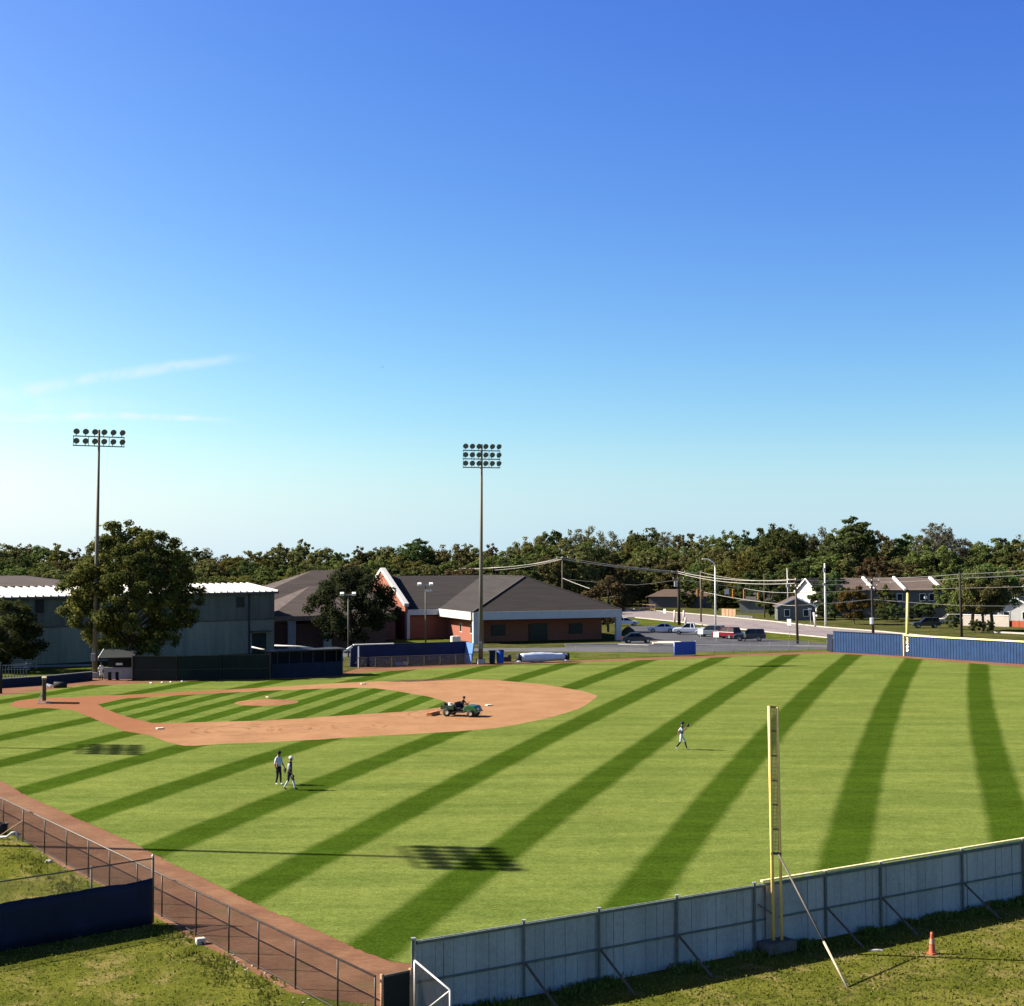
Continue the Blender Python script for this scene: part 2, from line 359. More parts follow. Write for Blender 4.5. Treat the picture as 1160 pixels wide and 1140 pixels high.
# ---- parking lot, school drive, street
lot = P2([(640, 737.5), (640, 731), (700, 730), (712, 722), (712, 708.5), (770, 709.5), (850, 717.5), (868, 724), (960, 729.5), (1010, 733), (1010, 737), (940, 735.5), (860, 737.5), (760, 739.5)])
sheet('parking_lot', lot, .008, ASPH)
sheet('school_drive', P2([(300, 742), (420, 736), (555, 734.5), (700, 733.2), (735, 734.5), (735, 739), (555, 738.2), (430, 742), (330, 748)]), .012, pmat('drive_asphalt', (.085, .083, .082), .9, .2, .3))
sheet('street', P2([(690, 699.5), (720, 699.5), (770, 704.5), (810, 709.5), (870, 716), (940, 722.5), (1040, 733), (1200, 747), (1230, 744), (1100, 727), (1000, 716.5), (935, 711.5), (870, 704.2), (800, 697.5), (715, 690.5), (660, 686)]), .006, ROADM)
def kerb(name, px, w=.35, h=.14):
    pts = [Vector(g(u, v)) for u, v in px]; mb = MB()
    for a, b in zip(pts, pts[1:]): mb.bar(a+Vector((0, 0, h/2-.01)), b+Vector((0, 0, h/2-.01)), w, h+.02)
    o = mb.build(name, KERB); o['kind'] = 'structure'
kerb('street_kerb', [(660, 685.5), (715, 690), (800, 697), (870, 703.7), (935, 711), (1000, 716), (1100, 726.5)], .6)
kerb('street_kerb', [(690, 700), (720, 700), (770, 705), (810, 710), (870, 716.5), (940, 723), (1010, 730)], .45)
kerb('lot_kerb', [(640, 731), (700, 730.4), (735, 731.5), (800, 731.8), (900, 732.5), (940, 733)], .3)
mb = MB(); mb.slab(P2([(736, 727.6), (770, 727.8), (778, 730.2), (740, 730)]), .0, .16)
o = mb.build('parking_island', pmat('island_concrete', (.52, .46, .35), .9, .1, 1)); o['kind'] = 'structure'
sheet('field_lawn', P2([(640, 748.5), (640, 737.8), (760, 739.6), (860, 737.6), (940, 735.6), (940, 738), (860, 740.2), (760, 744.2)]), .007, LAWN)
sheet('verge_lawn', P2([(1010, 735), (940, 723.5), (870, 717.5), (866, 722), (880, 725)]), .009, LAWN)
sheet('school_lawn', P2([(430, 733), (440, 727), (470, 722.8), (512, 724.5), (535, 732), (480, 733)]), .005, LAWN)
sheet('lot_lawn', P2([(708, 708), (716, 700.5), (770, 705.5), (800, 709.5), (760, 709)]), .009, LAWN)
sheet('building_lawn', P2([(-60, 772), (-40, 757), (30, 756.5), (104, 754.5), (104, 766), (0, 768)]), .005, LAWN)
sheet('building_path', P2([(15, 757), (15, 754.3), (104, 752.5), (104, 754.5)]), .01, CONC)

# ================================================================== MATERIALS FOR THINGS
WALLM = pmat('wall_sheet_back', (.32, .34, .32), .7, .2, .8, streak=(1, 1, .25), bump=.15)
STEEL = pmat('galvanised_steel', (.42, .42, .41), .5, .15, 6, metal=.35)
DSTEEL = pmat('dark_steel', (.10, .085, .07), .6, .25, 6, metal=.2)
BLKM = pmat('black_fence_paint', (.035, .028, .022), .5, .3, 6)
YEL = pmat('yellow_paint', (.62, .46, .10), .55, .14, 5)
YELP = pmat('pale_yellow_paint', (.78, .66, .33), .55, .12, 3)
MESHT = pmat('tan_wing_mesh', (.34, .26, .09), .8, .15, 20)
BLUEF = pmat('blue_windscreen', (.0045, .011, .030), .75, .3, 1.4, streak=(1, 1, .4))
BLUEW = pmat('blue_wall_panel', (.006, .034, .105), .6, .22, 1.0)
BLUEL = pmat('bright_blue_vinyl', (.014, .065, .34), .5, .2, 2)
BLACKF = pmat('black_windscreen', (.010, .013, .012), .8, .3, 2)
WHITE = pmat('white_paint', (.80, .80, .78), .5, .06, 4)
WHITED = pmat('weathered_white', (.62, .60, .56), .7, .14, 5)
BLACK = pmat('black_rubber', (.014, .014, .015), .75, .3, 6)
GREY = pmat('grey_paint', (.20, .20, .20), .6, .2, 4)
ORANGE = pmat('faded_orange_plastic', (.40, .085, .045), .55, .18, 8)
WOODG = pmat('weathered_pole_wood', (.105, .075, .052), .9, .3, 8, streak=(1, 1, .1))
GREEN = pmat('utility_green_paint', (.012, .085, .022), .35, .2, 5, spec=.5)
SKINM = pmat('skin', (.20, .095, .055), .6, .12, 20)
NAVY = pmat('navy_cloth', (.012, .016, .045), .85, .3, 20)
LGREY = pmat('light_grey_cloth', (.46, .48, .53), .85, .15, 20)
WCLOTH = pmat('white_cloth', (.72, .72, .72), .85, .1, 20)
DKCL = pmat('black_cloth', (.012, .012, .014), .9, .3, 20)
LEATHER = pmat('dark_leather', (.022, .013, .009), .6, .3, 20)
TAN = pmat('tan_coir', (.38, .17, .075), .95, .25, 14)

def lattice(mb, a, b, z0, z1, step, r):
    """chain-link fabric: two families of slanting wires between two ground points"""
    a, b = Vector((a[0], a[1], 0)), Vector((b[0], b[1], 0)); Ln = (b-a).length; d = (b-a)/Ln; h = z1-z0
    n = int((Ln+h)/step)
    for k in range(n):
        s0 = k*step-h
        for sg in (0, 1):
            p0, p1 = (s0, z0), (s0+h, z1)
            if p0[0] < 0: p0 = (0, z0-s0)
            if p1[0] > Ln: p1 = (Ln, z0+(Ln-s0))
            if p1[1] <= p0[1]+.02: continue
            x0, x1 = (p0[0], p1[0]) if not sg else (Ln-p0[0], Ln-p1[0])
            q0, q1 = a+d*x0+Vector((0, 0, p0[1])), a+d*x1+Vector((0, 0, p1[1]))
            mb.tube([q0, q1], r, 3, cap=False)

# ================================================================== NEAR OUTFIELD WALL
WH = 2.14
wang = math.atan2(wd.y, wd.x)
def wp(s, off=0.0, z=0.0): v = wl0+wd*s+wn*off; return Vector((v.x, v.y, z))
WPOST = pmat('green_grey_post', (.105, .125, .105), .7, .2, 4)
wall = thing('outfield_wall', 'long grey sheet outfield wall seen from behind with braced posts, nearest the viewer', 'wall', tuple(wp(0)))
O = tuple(wp(0)); WLN = 62.0
smark = [ (g(u, v, WH)[0]-wl0.x)*wd.x+(g(u, v, WH)[1]-wl0.y)*wd.y for u, v in ((471, 1067), (595, 1045.5), (680, 1031.5), (770, 1017.5), (858, 1003), (936, 989), (995, 978), (1083, 962), (1148, 950))]
while smark[-1] < WLN-3: smark.append(smark[-1]+2.9)
rnd = random.Random(3)
for a, b in zip(smark, smark[1:]):
    mb = MB(O); s = a
    while s < b-.02:                      # overlapping vertical sheets, each a little proud or set back
        w = min(rnd.choice((.26, .31, .36, .42)), b-s); off = rnd.uniform(-.012, .012)
        zb = -.04+rnd.uniform(-.02, .03); mb.bar(wp(s+.006, off, (zb+WH-.03)/2), wp(s+w-.006, off, (zb+WH-.03)/2), .02, WH-.03-zb)
        s += w
    # backing sheet so that the seams are dark grooves
    mb.bar(wp(a, .03, WH/2), wp(b, .03, WH/2), .01, WH-.1)
    mb.build('panel', WALLM, wall)
for a in smark:
    MB(O).bar(wp(a, -.07, -.05), wp(a, -.07, WH+.03), .065, .065).build('post', WPOST, wall)
    MB(O).bar(wp(a, -.07, WH+.03), wp(a, -.07, WH+.075), .11, .11).build('post_cap', STEEL, wall)
    if abs(a-smark[4]) > .1 and a > 1:
        MB(O).bar(wp(a, -.12, 1.0), wp(a+.25, -1.5, -.03), .055, .055).build('brace', DSTEEL, wall)
MB(O).bar(wp(0, -.05, .98), wp(WLN, -.05, .98), .05, .055).build('middle_rail', WPOST, wall)
MB(O).bar(wp(0, -.045, WH-.09), wp(WLN, -.045, WH-.09), .07, .08).build('top_rail', WPOST, wall)
MB(O).bar(wp(smark[4]+.4, .06, WH+.03), wp(WLN, .06, WH+.03), .10, .06).build('yellow_cap', YELP, wall)
MB(O).bar(wp(-.05, -.02, -.05), wp(-.05, -.02, WH+.05), .085, .085).build('end_post', STEEL, wall)
MB(O).bar(wp(smark[4]+.45, -.085, WH/2), wp(smark[4]+1.0, -.085, WH/2), .02, WH-.2).build('patch_panel', pmat('plywood_patch', (.30, .27, .22), .85, .2, 2), wall)

# ---- near foul pole with ladder wing
fb = Vector(g(880, 1078)); pz = at(873, 800, fb.y)[2]
fp = thing('foul_pole', 'yellow ladder-shaped foul pole standing behind the near grey outfield wall', 'foul pole', tuple(fb)); O = tuple(fb)
def pp(u, v, dy=0): return Vector(at(u, v, fb.y+dy))
POLEY = pmat('foul_pole_yellow', (.72, .51, .15), .55, .14, 3); RUNGM = pmat('brown_rung', (.20, .13, .045), .6, .2, 5)
for nm, (u0, v0), (u1, v1) in (('pole', (876.5, 1078), (871.3, 800)), ('rail', (886, 1075), (880.3, 801))):
    MB(O).tube([pp(u0, v0), pp(u1, v1)], .055 if nm == 'pole' else .045, 10).build(nm, POLEY, fp, smooth=True)
for v in (800.5, 828, 856, 884, 911.5, 939, 966):
    f_ = (1067-v)/267.; MB(O).bar(pp(876-4.7*f_, v), pp(885.3-5.0*f_, v+.6), .05, .05).build('rung', RUNGM, fp)
mb = MB(O)
for k in range(60):
    v = 802+k*4.2
    if v > 964: break
    f_ = (1067-v)/267.; mb.bar(pp(876-4.7*f_, v), pp(885.3-5.0*f_, v+.5), .010, .014)
for k in range(1, 6):
    x = k/6.; mb.bar(pp(876-4.7+9.2*x, 801), pp(876-1.9+9.2*x, 964), .022, .012)
mb.build('wing_mesh', MESHT, fp)
MB(O).box((fb.x+.0, fb.y-.05, .19), (1.15, .6, .34), wang).build('footing', pmat('stained_concrete', (.10, .095, .085), .9, .3, 2), fp, bevel=.03)
b1 = Vector(g(960, 1119)); b0_ = pp(881, 966); bm_ = b0_.lerp(b1, .68)
MB(O).tube([b0_, bm_], .034, 8).build('brace', DSTEEL, fp, smooth=True); MB(O).tube([bm_, b1], .036, 8).build('brace_foot', pmat('bare_brace_pipe', (.48, .38, .25), .6, .2, 4), fp, smooth=True)
MB(O).box(tuple(pp(879, 967)), (.34, .1, .07)).build('bracket', DSTEEL, fp)
MB(O).bar(wp(smark[4]+.1, -.12, 1.5), pp(876, 1036), .05, .05).build('wall_brace', DSTEEL, fp)

# ---- gate leaf beside the wall end, dark screened panel next to it
ge = Vector(g(510, 1122, 1.62)); g0 = wp(-.1, -.08)
gt = thing('pipe_gate', 'open galvanised pipe gate leaf with a diagonal brace at the wall end', 'gate', tuple(g0)); O = tuple(g0)
gd = Vector((ge.x-g0.x, ge.y-g0.y, 0)); gl = gd.length
def gp(s, z): return g0+gd*s+Vector((0, 0, z))
mb = MB(O)
for p, q in ((gp(.03, 1.62), gp(1, 1.62)), (gp(1, 1.62), gp(1, .08)), (gp(.03, .08), gp(1, .08)), (gp(.03, .08), gp(.03, 1.62))): mb.tube([p, q], .03, 8)
mb.build('frame', STEEL, gt, smooth=True)
MB(O).tube([gp(.98, 1.58), gp(.05, .1)], .024, 8).build('diagonal', STEEL, gt, smooth=True)
mb = MB(O); lattice(mb, gp(.03, 0), gp(1, 0), .1, 1.6, .075, .0028); mb.build('wire_mesh', DSTEEL, gt)
p0, p1 = Vector(g(429, 1107, 1.45)), Vector(g(468, 1098.5, 1.45)); p0.z = p1.z = 0
sc = thing('screened_panel', 'small black screened fence panel between the clay-side fence and the grey wall', 'fence panel', tuple(p0)); O = tuple(p0)
up = lambda p, z: Vector((p.x, p.y, z))
e_ = (p1-p0).normalized()
MB(O).bar(up(p0+e_*.16, .72), up(p1-e_*.12, .72), .02, 1.38).build('screen', BLACKF, sc)
MB(O).bar(up(p0+e_*.1, 1.44), up(p1-e_*.08, 1.44), .05, .05).build('top_rail', DSTEEL, sc)
RUST = pmat('rusty_post', (.40, .22, .12), .8, .25, 8)
for q in (p0+e_*.1, p1-e_*.08): MB(O).tube([up(q, -.05), up(q, 1.5)], .05, 8).build('post', RUST, sc, smooth=True)

# ---- chain-link side fence along the clay
ftop = [(425, 1107), (370, 1089), (325.5, 1065.5), (280, 1046), (245.5, 1030), (210, 1012), (174, 993), (146, 979.5), (115, 964.5), (91, 953), (68, 941), (44, 929), (23, 917), (4, 906)]
FH = 1.45
fps = [Vector(g(u, v, FH)) for u, v in ftop]
# straighten on the best line
A, B = fps[0], fps[-1]; dl = (B-A); dl.z = 0; dl.normalize()
fs = [max(0, (p-A).dot(dl)) for p in fps]
while fs[-1] < fs[0]+64: fs.append(fs[-1]+2.4)
def fpt(s, z, off=0.0): return Vector((A.x, A.y, 0))+dl*s+Vector((-dl.y, dl.x, 0))*off+Vector((0, 0, z))
fen = thing('chain_link_fence', 'low black chain-link fence along the reddish clay track at lower left', 'fence', (A.x, A.y, 0)); O = (A.x, A.y, 0)
for s in fs: MB(O).tube([fpt(s, -.05), fpt(s, FH)], .028, 8).build('post', BLKM, fen, smooth=True)
MB(O).tube([fpt(fs[0], FH+.02), fpt(fs[-1], FH+.02)], .032, 8).build('top_rail', pmat('worn_rail', (.085, .07, .058), .5, .3, 4, metal=.2), fen, smooth=True)
MB(O).tube([fpt(fs[0], .08), fpt(fs[-1], .08)], .012, 6).build('bottom_wire', BLKM, fen)
mb = MB(O); lattice(mb, fpt(fs[0], 0), fpt(fs[-1], 0), .05, FH, .075, .0032); mb.build('wire_mesh', BLKM, fen)
MB(O).tube([fpt(fs[-7] if False else fs[12], .95), fpt(fs[12]+1.3, 0, .9)], .025, 8).build('brace', pmat('wood_brace', (.30, .20, .12), .9, .2, 5), fen)

# ---- taller windscreened fence joining it
c0 = Vector(g(173, 1046)); c1 = Vector(g(0, 1078)); cd = (c1-c0).normalized()
wf_ = thing('windscreen_fence', 'tall chain-link fence with a dark blue windscreen over its lower half', 'fence', tuple(c0)); O = tuple(c0)
up2 = lambda s, z: c0+cd*s+Vector((0, 0, z))
TOPH = 2.28
for s in (0, 2.25, 6.2-.7, 8.7, 11.9, 15.1):
    MB(O).tube([up2(s, -.05), up2(s, TOPH)], .045 if s == 0 else .03, 8).build('post', DSTEEL, wf_, smooth=True)
MB(O).lathe(tuple(up2(0, TOPH)), [(.05, 0), (.05, .05), (.001, .09)], 8).build('post_cap', STEEL, wf_, smooth=True)
MB(O).tube([up2(0, TOPH-.06), up2(15.1, TOPH-.06)], .024, 8).build('top_rail', DSTEEL, wf_, smooth=True)
mb = MB(O); lattice(mb, up2(0, 0), up2(15.1, 0), 1.5, TOPH-.06, .075, .003); mb.build('wire_mesh', BLKM, wf_)
mb = MB(O); nS = 90; r_ = random.Random(5); vs = []
for k in range(nS+1):
    s = .06+15.0*k/nS; zt = 1.58-.05*abs(math.sin(s*.9))-.03*math.sin(s*2.3)+r_.uniform(-.01, .01); o_ = .03*math.sin(s*2.1)+.015*math.sin(s*6.3)
    n_ = Vector((cd.y, -cd.x, 0)) if cd.x < 0 and False else Vector((-cd.y, cd.x, 0))
    if n_.y > 0: n_ = -n_
    for z in (.0, .4, .8, 1.2, zt): vs.append(up2(s, z)+n_*(o_*(1-abs(z-.8))*.5 + .075))
fs_ = [(k*5+j, (k+1)*5+j, (k+1)*5+j+1, k*5+j+1) for k in range(nS) for j in range(4)]
mb._add(vs, fs_); o = mb.build('windscreen', BLUEF, wf_, smooth=True); sm = o.modifiers.new('thick', 'SOLIDIFY'); sm.thickness = .008

# ---- odds and ends near the fences
cb = g(1056, 1080.5)
cn = thing('traffic_cone', 'faded orange cone with a painted sunlit band standing on the grass behind the grey wall', 'cone', cb); cn.scale = (.85, .85, .88); O = cb
MB(O).lathe(cb, [(.14, .03), (.125, .06), (.06, .66), (.055, .76), (.001, .77)], 18).build('cone_body', ORANGE, cn, smooth=True)
MB(O).box((cb[0], cb[1], .02), (.36, .36, .04), .5).build('base', ORANGE, cn, bevel=.01)
MB(O).lathe(cb, [(.098, .36), (.077, .54)], 18).build('sunlit_band', pmat('sunlit_pink', (.50, .22, .16), .6, .2, 6), cn, smooth=True)  # added paler band, its colour stands in for sun on the cone
def lump(name, loc, size, mat, label, cat, seed=1, parent=None, group=None):
    r = random.Random(seed); bm = bmesh.new(); bmesh.ops.create_icosphere(bm, subdivisions=2, radius=.5)
    for v in bm.verts:
        k = 1+r.uniform(-.22, .22); v.co = Vector((v.co.x*size[0]*k, v.co.y*size[1]*k, max(-.1, v.co.z)*size[2]*k))
    me = bpy.data.meshes.new(name); bm.to_mesh(me); bm.free(); me.materials.append(mat)
    o = bpy.data.objects.new(name, me); COL.objects.link(o); o.location = (loc[0], loc[1], loc[2]+size[2]*.1); tag(o, label, cat, group); return o
STONE = pmat('pale_stone', (.46, .43, .38), .85, .15, 6)
bs = g(227, 1069.5)
o = MB(bs).box((bs[0], bs[1], .1), (.30, .22, .2), .5).build('concrete_block', STONE, bevel=.02); tag(o, 'pale concrete block in the grass beside a black fence post', 'block')
lump('stone', g(55, 977), (.30, .2, .2), STONE, 'small pale stone by the foot of the clay-side fence', 'stone', 4)
lump('crumpled_paper', g(992, 1077), (.55, .16, .07), pmat('pale_litter', (.32, .31, .30), .9, .2, 4), 'crumpled pale paper lying in the wall shade left of the orange cone', 'litter', 6)
lump('crumpled_paper', g(797, 1096), (.4, .22, .1), pmat('grey_litter', (.34, .33, .31), .9, .2, 4), 'greyish crumpled litter below a wall brace left of the foul pole', 'litter', 8)
dp = g(10, 951)
o = MB(dp).tube([Vector(dp)+Vector(q) for q in ((-.65, .1, .08), (-.1, 0, .1), (.12, .05, .28), (.28, .1, .3), (.34, .12, .06))], .055, 8).build('bent_pipe', WHITED, smooth=True)
tag(o, 'bent white plastic pipe lying by the fence at the left edge', 'pipe')
bk = g(2, 945); o = MB(bk).lathe(bk, [(.001, .01), (.22, .01), (.28, .5), (.26, .5), (.21, .03), (.001, .03)], 16).build('bucket', BLACK, smooth=True); tag(o, 'black bucket behind the bent white pipe at the left edge', 'bucket')
# pebbles along the fence foot
r_ = random.Random(9); mb = MB()
for k in range(150):
    s = r_.uniform(fs[0], fs[16]); p = fpt(s, 0, r_.uniform(.0, .45)); q = r_.uniform(.02, .07)
    mb.box((p.x, p.y, q*.3), (q, q*r_.uniform(.6, 1.2), q*.8), r_.uniform(0, 3))
o = mb.build('gravel', pmat('gravel_stone', (.36, .30, .24), .9, .3, 3)); o['kind'] = 'stuff'; tag(o, 'loose gravel and stones along the foot of the clay-side fence', 'gravel')

# ================================================================== PEOPLE
def person(name, label, loc, rz, J, mats, cap=None, bill=True, group=None, scale=1.0):
    """one skinned body from joints (x forward, y left, z up); mats: zone -> material"""
    root = thing(name, label, 'person', loc, rz, group); root.scale = (scale,)*3
    zones = list(dict.fromkeys(m.name for m in mats.values())); mlist = [MATS[z] for z in zones]; zi = {k: zones.index(m.name) for k, m in mats.items()}
    chains = [('torso', ['pelvis', 'belly', 'chest', 'neck', 'head'], [.135, .125, .145, .062, .098]),
              ('torso', ['chest', 'shL', 'elL'], None), ]
    V = {}; verts = []; rad = []; edges = []; zone = []
    def vtx(k, r, z):
        if k not in V: V[k] = len(verts); verts.append(J[k]); rad.append(r)
        return V[k]
    def ed(a, b, z): edges.append((V[a], V[b])); zone.append((a, b, z))
    for k, r in (('pelvis', .14), ('belly', .125), ('chest', .15), ('neck', .06), ('head', .10), ('crown', .085)): vtx(k, r, 0)
    ed('pelvis', 'belly', 'shirt'); ed('belly', 'chest', 'shirt'); ed('chest', 'neck', 'shirt'); ed('neck', 'head', 'skin'); ed('head', 'crown', 'hair')
    for sd_ in 'LR':
        for k, r in (('sh', .072), ('el', .05), ('wr', .034), ('hd', .036), ('hip', .105), ('kn', .068), ('an', .046), ('toe', .04)): vtx(k+sd_, r, 0)
        ed('chest', 'sh'+sd_, 'shirt'); ed('sh'+sd_, 'el'+sd_, 'sleeve'); ed('el'+sd_, 'wr'+sd_, 'forearm'); ed('wr'+sd_, 'hd'+sd_, 'skin')
        ed('pelvis', 'hip'+sd_, 'pants'); ed('hip'+sd_, 'kn'+sd_, 'pants'); ed('kn'+sd_, 'an'+sd_, 'shin'); ed('an'+sd_, 'toe'+sd_, 'shoe')
    main = len(verts); roots = [0]
    for sd_ in 'LR':                                  # five separate fingers per hand, rooted in the palm
        w, h = Vector(J['wr'+sd_]), Vector(J['hd'+sd_]); d = (h-w).normalized(); side = d.cross(Vector((1, .2, .1))).normalized(); pal = d.cross(side)
        for k in range(5):
            if k < 4:
                q0 = h+side*(k-1.5)*.019-d*.01; q1 = h+side*(k-1.5)*.021+d*(.045-.006*abs(k-1.3)); q2 = q1+d*.026+pal*.022
            else: q0 = w+d*.045+side*.03; q1 = q0+side*.03+d*.025; q2 = q1+d*.025+pal*.006
            i0 = len(verts); roots.append(i0)
            for q in (q0, q1, q2): verts.append(tuple(q)); rad.append(.0095)
            V['f%s%d' % (sd_, k)] = i0; edges += [(i0, i0+1), (i0+1, i0+2)]; zone += [(tuple(q0), tuple(q1), 'skin'), (tuple(q1), tuple(q2), 'skin')]
    me = bpy.data.meshes.new('body'); me.from_pydata([tuple(v) for v in verts], edges, [])
    o = bpy.data.objects.new('body', me); COL.objects.link(o)
    sk_ = o.modifiers.new('skin', 'SKIN'); sk_.use_smooth_shade = True
    for i, d in enumerate(me.skin_vertices[0].data): d.radius = (rad[i], rad[i]); d.use_root = i in roots
    ss_ = o.modifiers.new('sub', 'SUBSURF'); ss_.levels = 1; ss_.render_levels = 1
    dg = bpy.context.evaluated_depsgraph_get(); dg.update()
    m2 = bpy.data.meshes.new_from_object(o.evaluated_get(dg)); bpy.data.objects.remove(o)
    segs = []
    for a, b, z in zone:
        pa = Vector(J[a]) if isinstance(a, str) else Vector(a); pb = Vector(J[b]) if isinstance(b, str) else Vector(b); segs.append((pa, pb, z))
    for m in mlist: m2.materials.append(m)
    mi = []
    for p in m2.polygons:
        c = p.center; best = (9, 'shirt')
        for pa, pb, z in segs:
            ab = pb-pa; tt = max(0, min(1, (c-pa).dot(ab)/max(1e-9, ab.length_squared))); dd_ = (c-(pa+ab*tt)).length
            if dd_ < best[0]: best = (dd_, z)
        z = best[1]
        if z == 'shirt' and c.z < J['pelvis'][2]+.02: z = 'pants'
        mi.append(zi[z])
    m2.polygons.foreach_set('material_index', mi); m2.polygons.foreach_set('use_smooth', [True]*len(m2.polygons))
    # face: nose, ears and eyes joined into the same mesh
    bm = bmesh.new(); bm.from_mesh(m2); hd = Vector(J['head']); hf = Vector(J.get('face', (1, 0, 0))).normalized(); hl = Vector((0, 0, 1)).cross(hf).normalized()
    for off, r, z in ((hf*.10+Vector((0, 0, .0)), .018, 'skin'), (hl*.095, .022, 'skin'), (-hl*.095, .022, 'skin'), (hf*.088+hl*.033+Vector((0, 0, .03)), .012, 'hair'), (hf*.088-hl*.033+Vector((0, 0, .03)), .012, 'hair'), (hf*.088+Vector((0, 0, -.045)), .014, 'skin')):
        n0 = len(bm.faces); bmesh.ops.create_icosphere(bm, subdivisions=1, radius=r, matrix=Matrix.Translation(hd+off)); bm.faces.ensure_lookup_table()
        for f in bm.faces[n0:]: f.material_index = zi[z]
    bm.to_mesh(m2); bm.free()
    ob = bpy.data.objects.new('body', m2); COL.objects.link(ob); ob.parent = root
    if cap:
        mb = MB(); c = Vector(J['head'])+Vector((0, 0, .055)); mb.lathe(tuple(c), [(.115, -.01), (.116, .04), (.085, .095), (.001, .12)], 14)
        if bill:
            mb.face([tuple(c+hf*a+hl*b+Vector((0, 0, z))) for a, b, z in ((.08, .085, .005), (.15, .07, -.012), (.185, .0, -.018), (.15, -.07, -.012), (.08, -.085, .005))])
        mb.build('cap', cap, root, smooth=True)
    return root
def stand(step=.0, lean=0.0, armL=None, armR=None, head=(0, 0)):
    J = dict(pelvis=(0, 0, .97), belly=(.02, 0, 1.13), chest=(.02+lean, 0, 1.36), neck=(.03+lean, 0, 1.53), head=(.05+lean+head[0], head[1], 1.665), crown=(.045+lean+head[0], head[1], 1.745))
    J['hipL'] = (0, .09, .92); J['hipR'] = (0, -.09, .92)
    J['knL'] = (step*.6+.02, .10, .51); J['anL'] = (step, .11, .085); J['toeL'] = (step+.16, .12, .04)
    J['knR'] = (-step*.35+.06, -.10, .51); J['anR'] = (-step, -.11, .085+max(0, step)*.25); J['toeR'] = (-step+.15, -.12, .04)
    J['shL'] = (.01+lean, .185, 1.43); J['shR'] = (.01+lean, -.185, 1.43)
    aL = armL or ((-.03, .235, 1.15), (.03, .245, .91), (.05, .24, .83)); aR = armR or ((-.03, -.235, 1.15), (.06, -.25, .92), (.09, -.245, .84))
    J['elL'], J['wrL'], J['hdL'] = aL; J['elR'], J['wrR'], J['hdR'] = aR
    return J
def glove(loc, label, rz=0):
    mb = MB(loc); r = Vector(loc)
    mb.lathe(tuple(r), [(.001, -.06), (.07, -.045), (.095, .0), (.09, .07), (.05, .12), (.001, .13)], 10)
    for k in range(4): mb.tube([r+Vector((.0, -.06+.04*k, .06)), r+Vector((.015, -.08+.053*k, .16)), r+Vector((.04, -.08+.053*k, .205))], [.028, .024, .016], 6)
    mb.tube([r+Vector((0, .075, 0)), r+Vector((.03, .13, .05)), r+Vector((.045, .13, .12))], [.03, .026, .016], 6)
    o = mb.build('baseball_glove', LEATHER, smooth=True); o.rotation_euler = (math.pi, 0, rz); tag(o, label, 'glove'); return o
# standing player: grey-white shirt, dark trousers
q = g(315.3, 889.3)
person('person', 'person in pale shirt and black trousers, left of the pair on the grass', q, R(-35), stand(.07, .0, armL=((-.0, .27, 1.15), (.08, .36, .95), (.10, .38, .87))), dict(shirt=LGREY, sleeve=LGREY, forearm=SKINM, skin=SKINM, hair=DKCL, pants=DKCL, shin=DKCL, shoe=WCLOTH), cap=DKCL, scale=1.03)
glove((q[0]+.315, q[1]+.26, .82), 'dark glove hanging from the hand of the person in black trousers')
q2 = g(328, 895)
person('person', 'person in a white cap, navy shirt and dark shorts striding on the grass', q2, R(-12), stand(.27, .03, armR=((.03, -.25, 1.15), (.2, -.22, .94), (.24, -.2, .87))), dict(shirt=NAVY, sleeve=LGREY, forearm=SKINM, skin=SKINM, hair=DKCL, pants=NAVY, shin=LGREY, shoe=DKCL), cap=WCLOTH, scale=1.0)
glove((q2[0]+.205, q2[1]-.25, .79), 'dark glove held by the striding person in shorts')
q3 = g(772, 849.5)
person('person', 'person in a navy shirt and long trousers walking alone across the outfield, glove raised', q3, R(-8), stand(.34, .02, armR=((.12, -.26, 1.25), (.30, -.2, 1.44), (.36, -.17, 1.5)), armL=((-.17, .27, 1.2), (-.20, .29, 1.0), (-.18, .28, .93))), dict(shirt=NAVY, sleeve=LGREY, forearm=SKINM, skin=SKINM, hair=DKCL, pants=LGREY, shin=DKCL, shoe=WCLOTH), cap=NAVY, scale=1.0)
gq = glove((q3[0]+.40, q3[1]-.2, 1.56), 'dark glove raised in front of the lone outfielder'); gq.rotation_euler = (0, 0, 0)

# ================================================================== UTILITY VEHICLE ON THE INFIELD
vb = g(523, 811.5); vrz = R(-20)
uv = thing('utility_vehicle', 'green utility vehicle with an open bed driving over the infield clay', 'utility vehicle', vb, vrz)
mb = MB(); mb.prism([(.35, .42), (.40, .78), (.62, .92), (1.25, .88), (1.48, .70), (1.52, .42)], -.62, .62); mb.build('hood', GREEN, uv, bevel=.05)
mb = MB(); mb.box((-.35, 0, .40), (1.5, 1.2, .14)); mb.build('chassis', BLACK, uv)
mb = MB()
for c, s in (((-.98, 0, .58), (1.1, 1.3, .06)), ((-.98, .63, .73), (1.1, .05, .28)), ((-.98, -.63, .73), (1.1, .05, .28)), ((-1.52, 0, .73), (.05, 1.3, .28)), ((-.45, 0, .73), (.05, 1.3, .28))): mb.box(c, s)
mb.build('cargo_bed', pmat('dark_bed_paint', (.02, .045, .02), .6, .3, 5), uv, bevel=.01)
mb = MB(); mb.box((-.08, 0, .66), (.5, 1.15, .14)); mb.box((-.32, 0, .92), (.12, 1.15, .42), 0, 0, 0, -.15); mb.build('seat', BLACK, uv, bevel=.03)
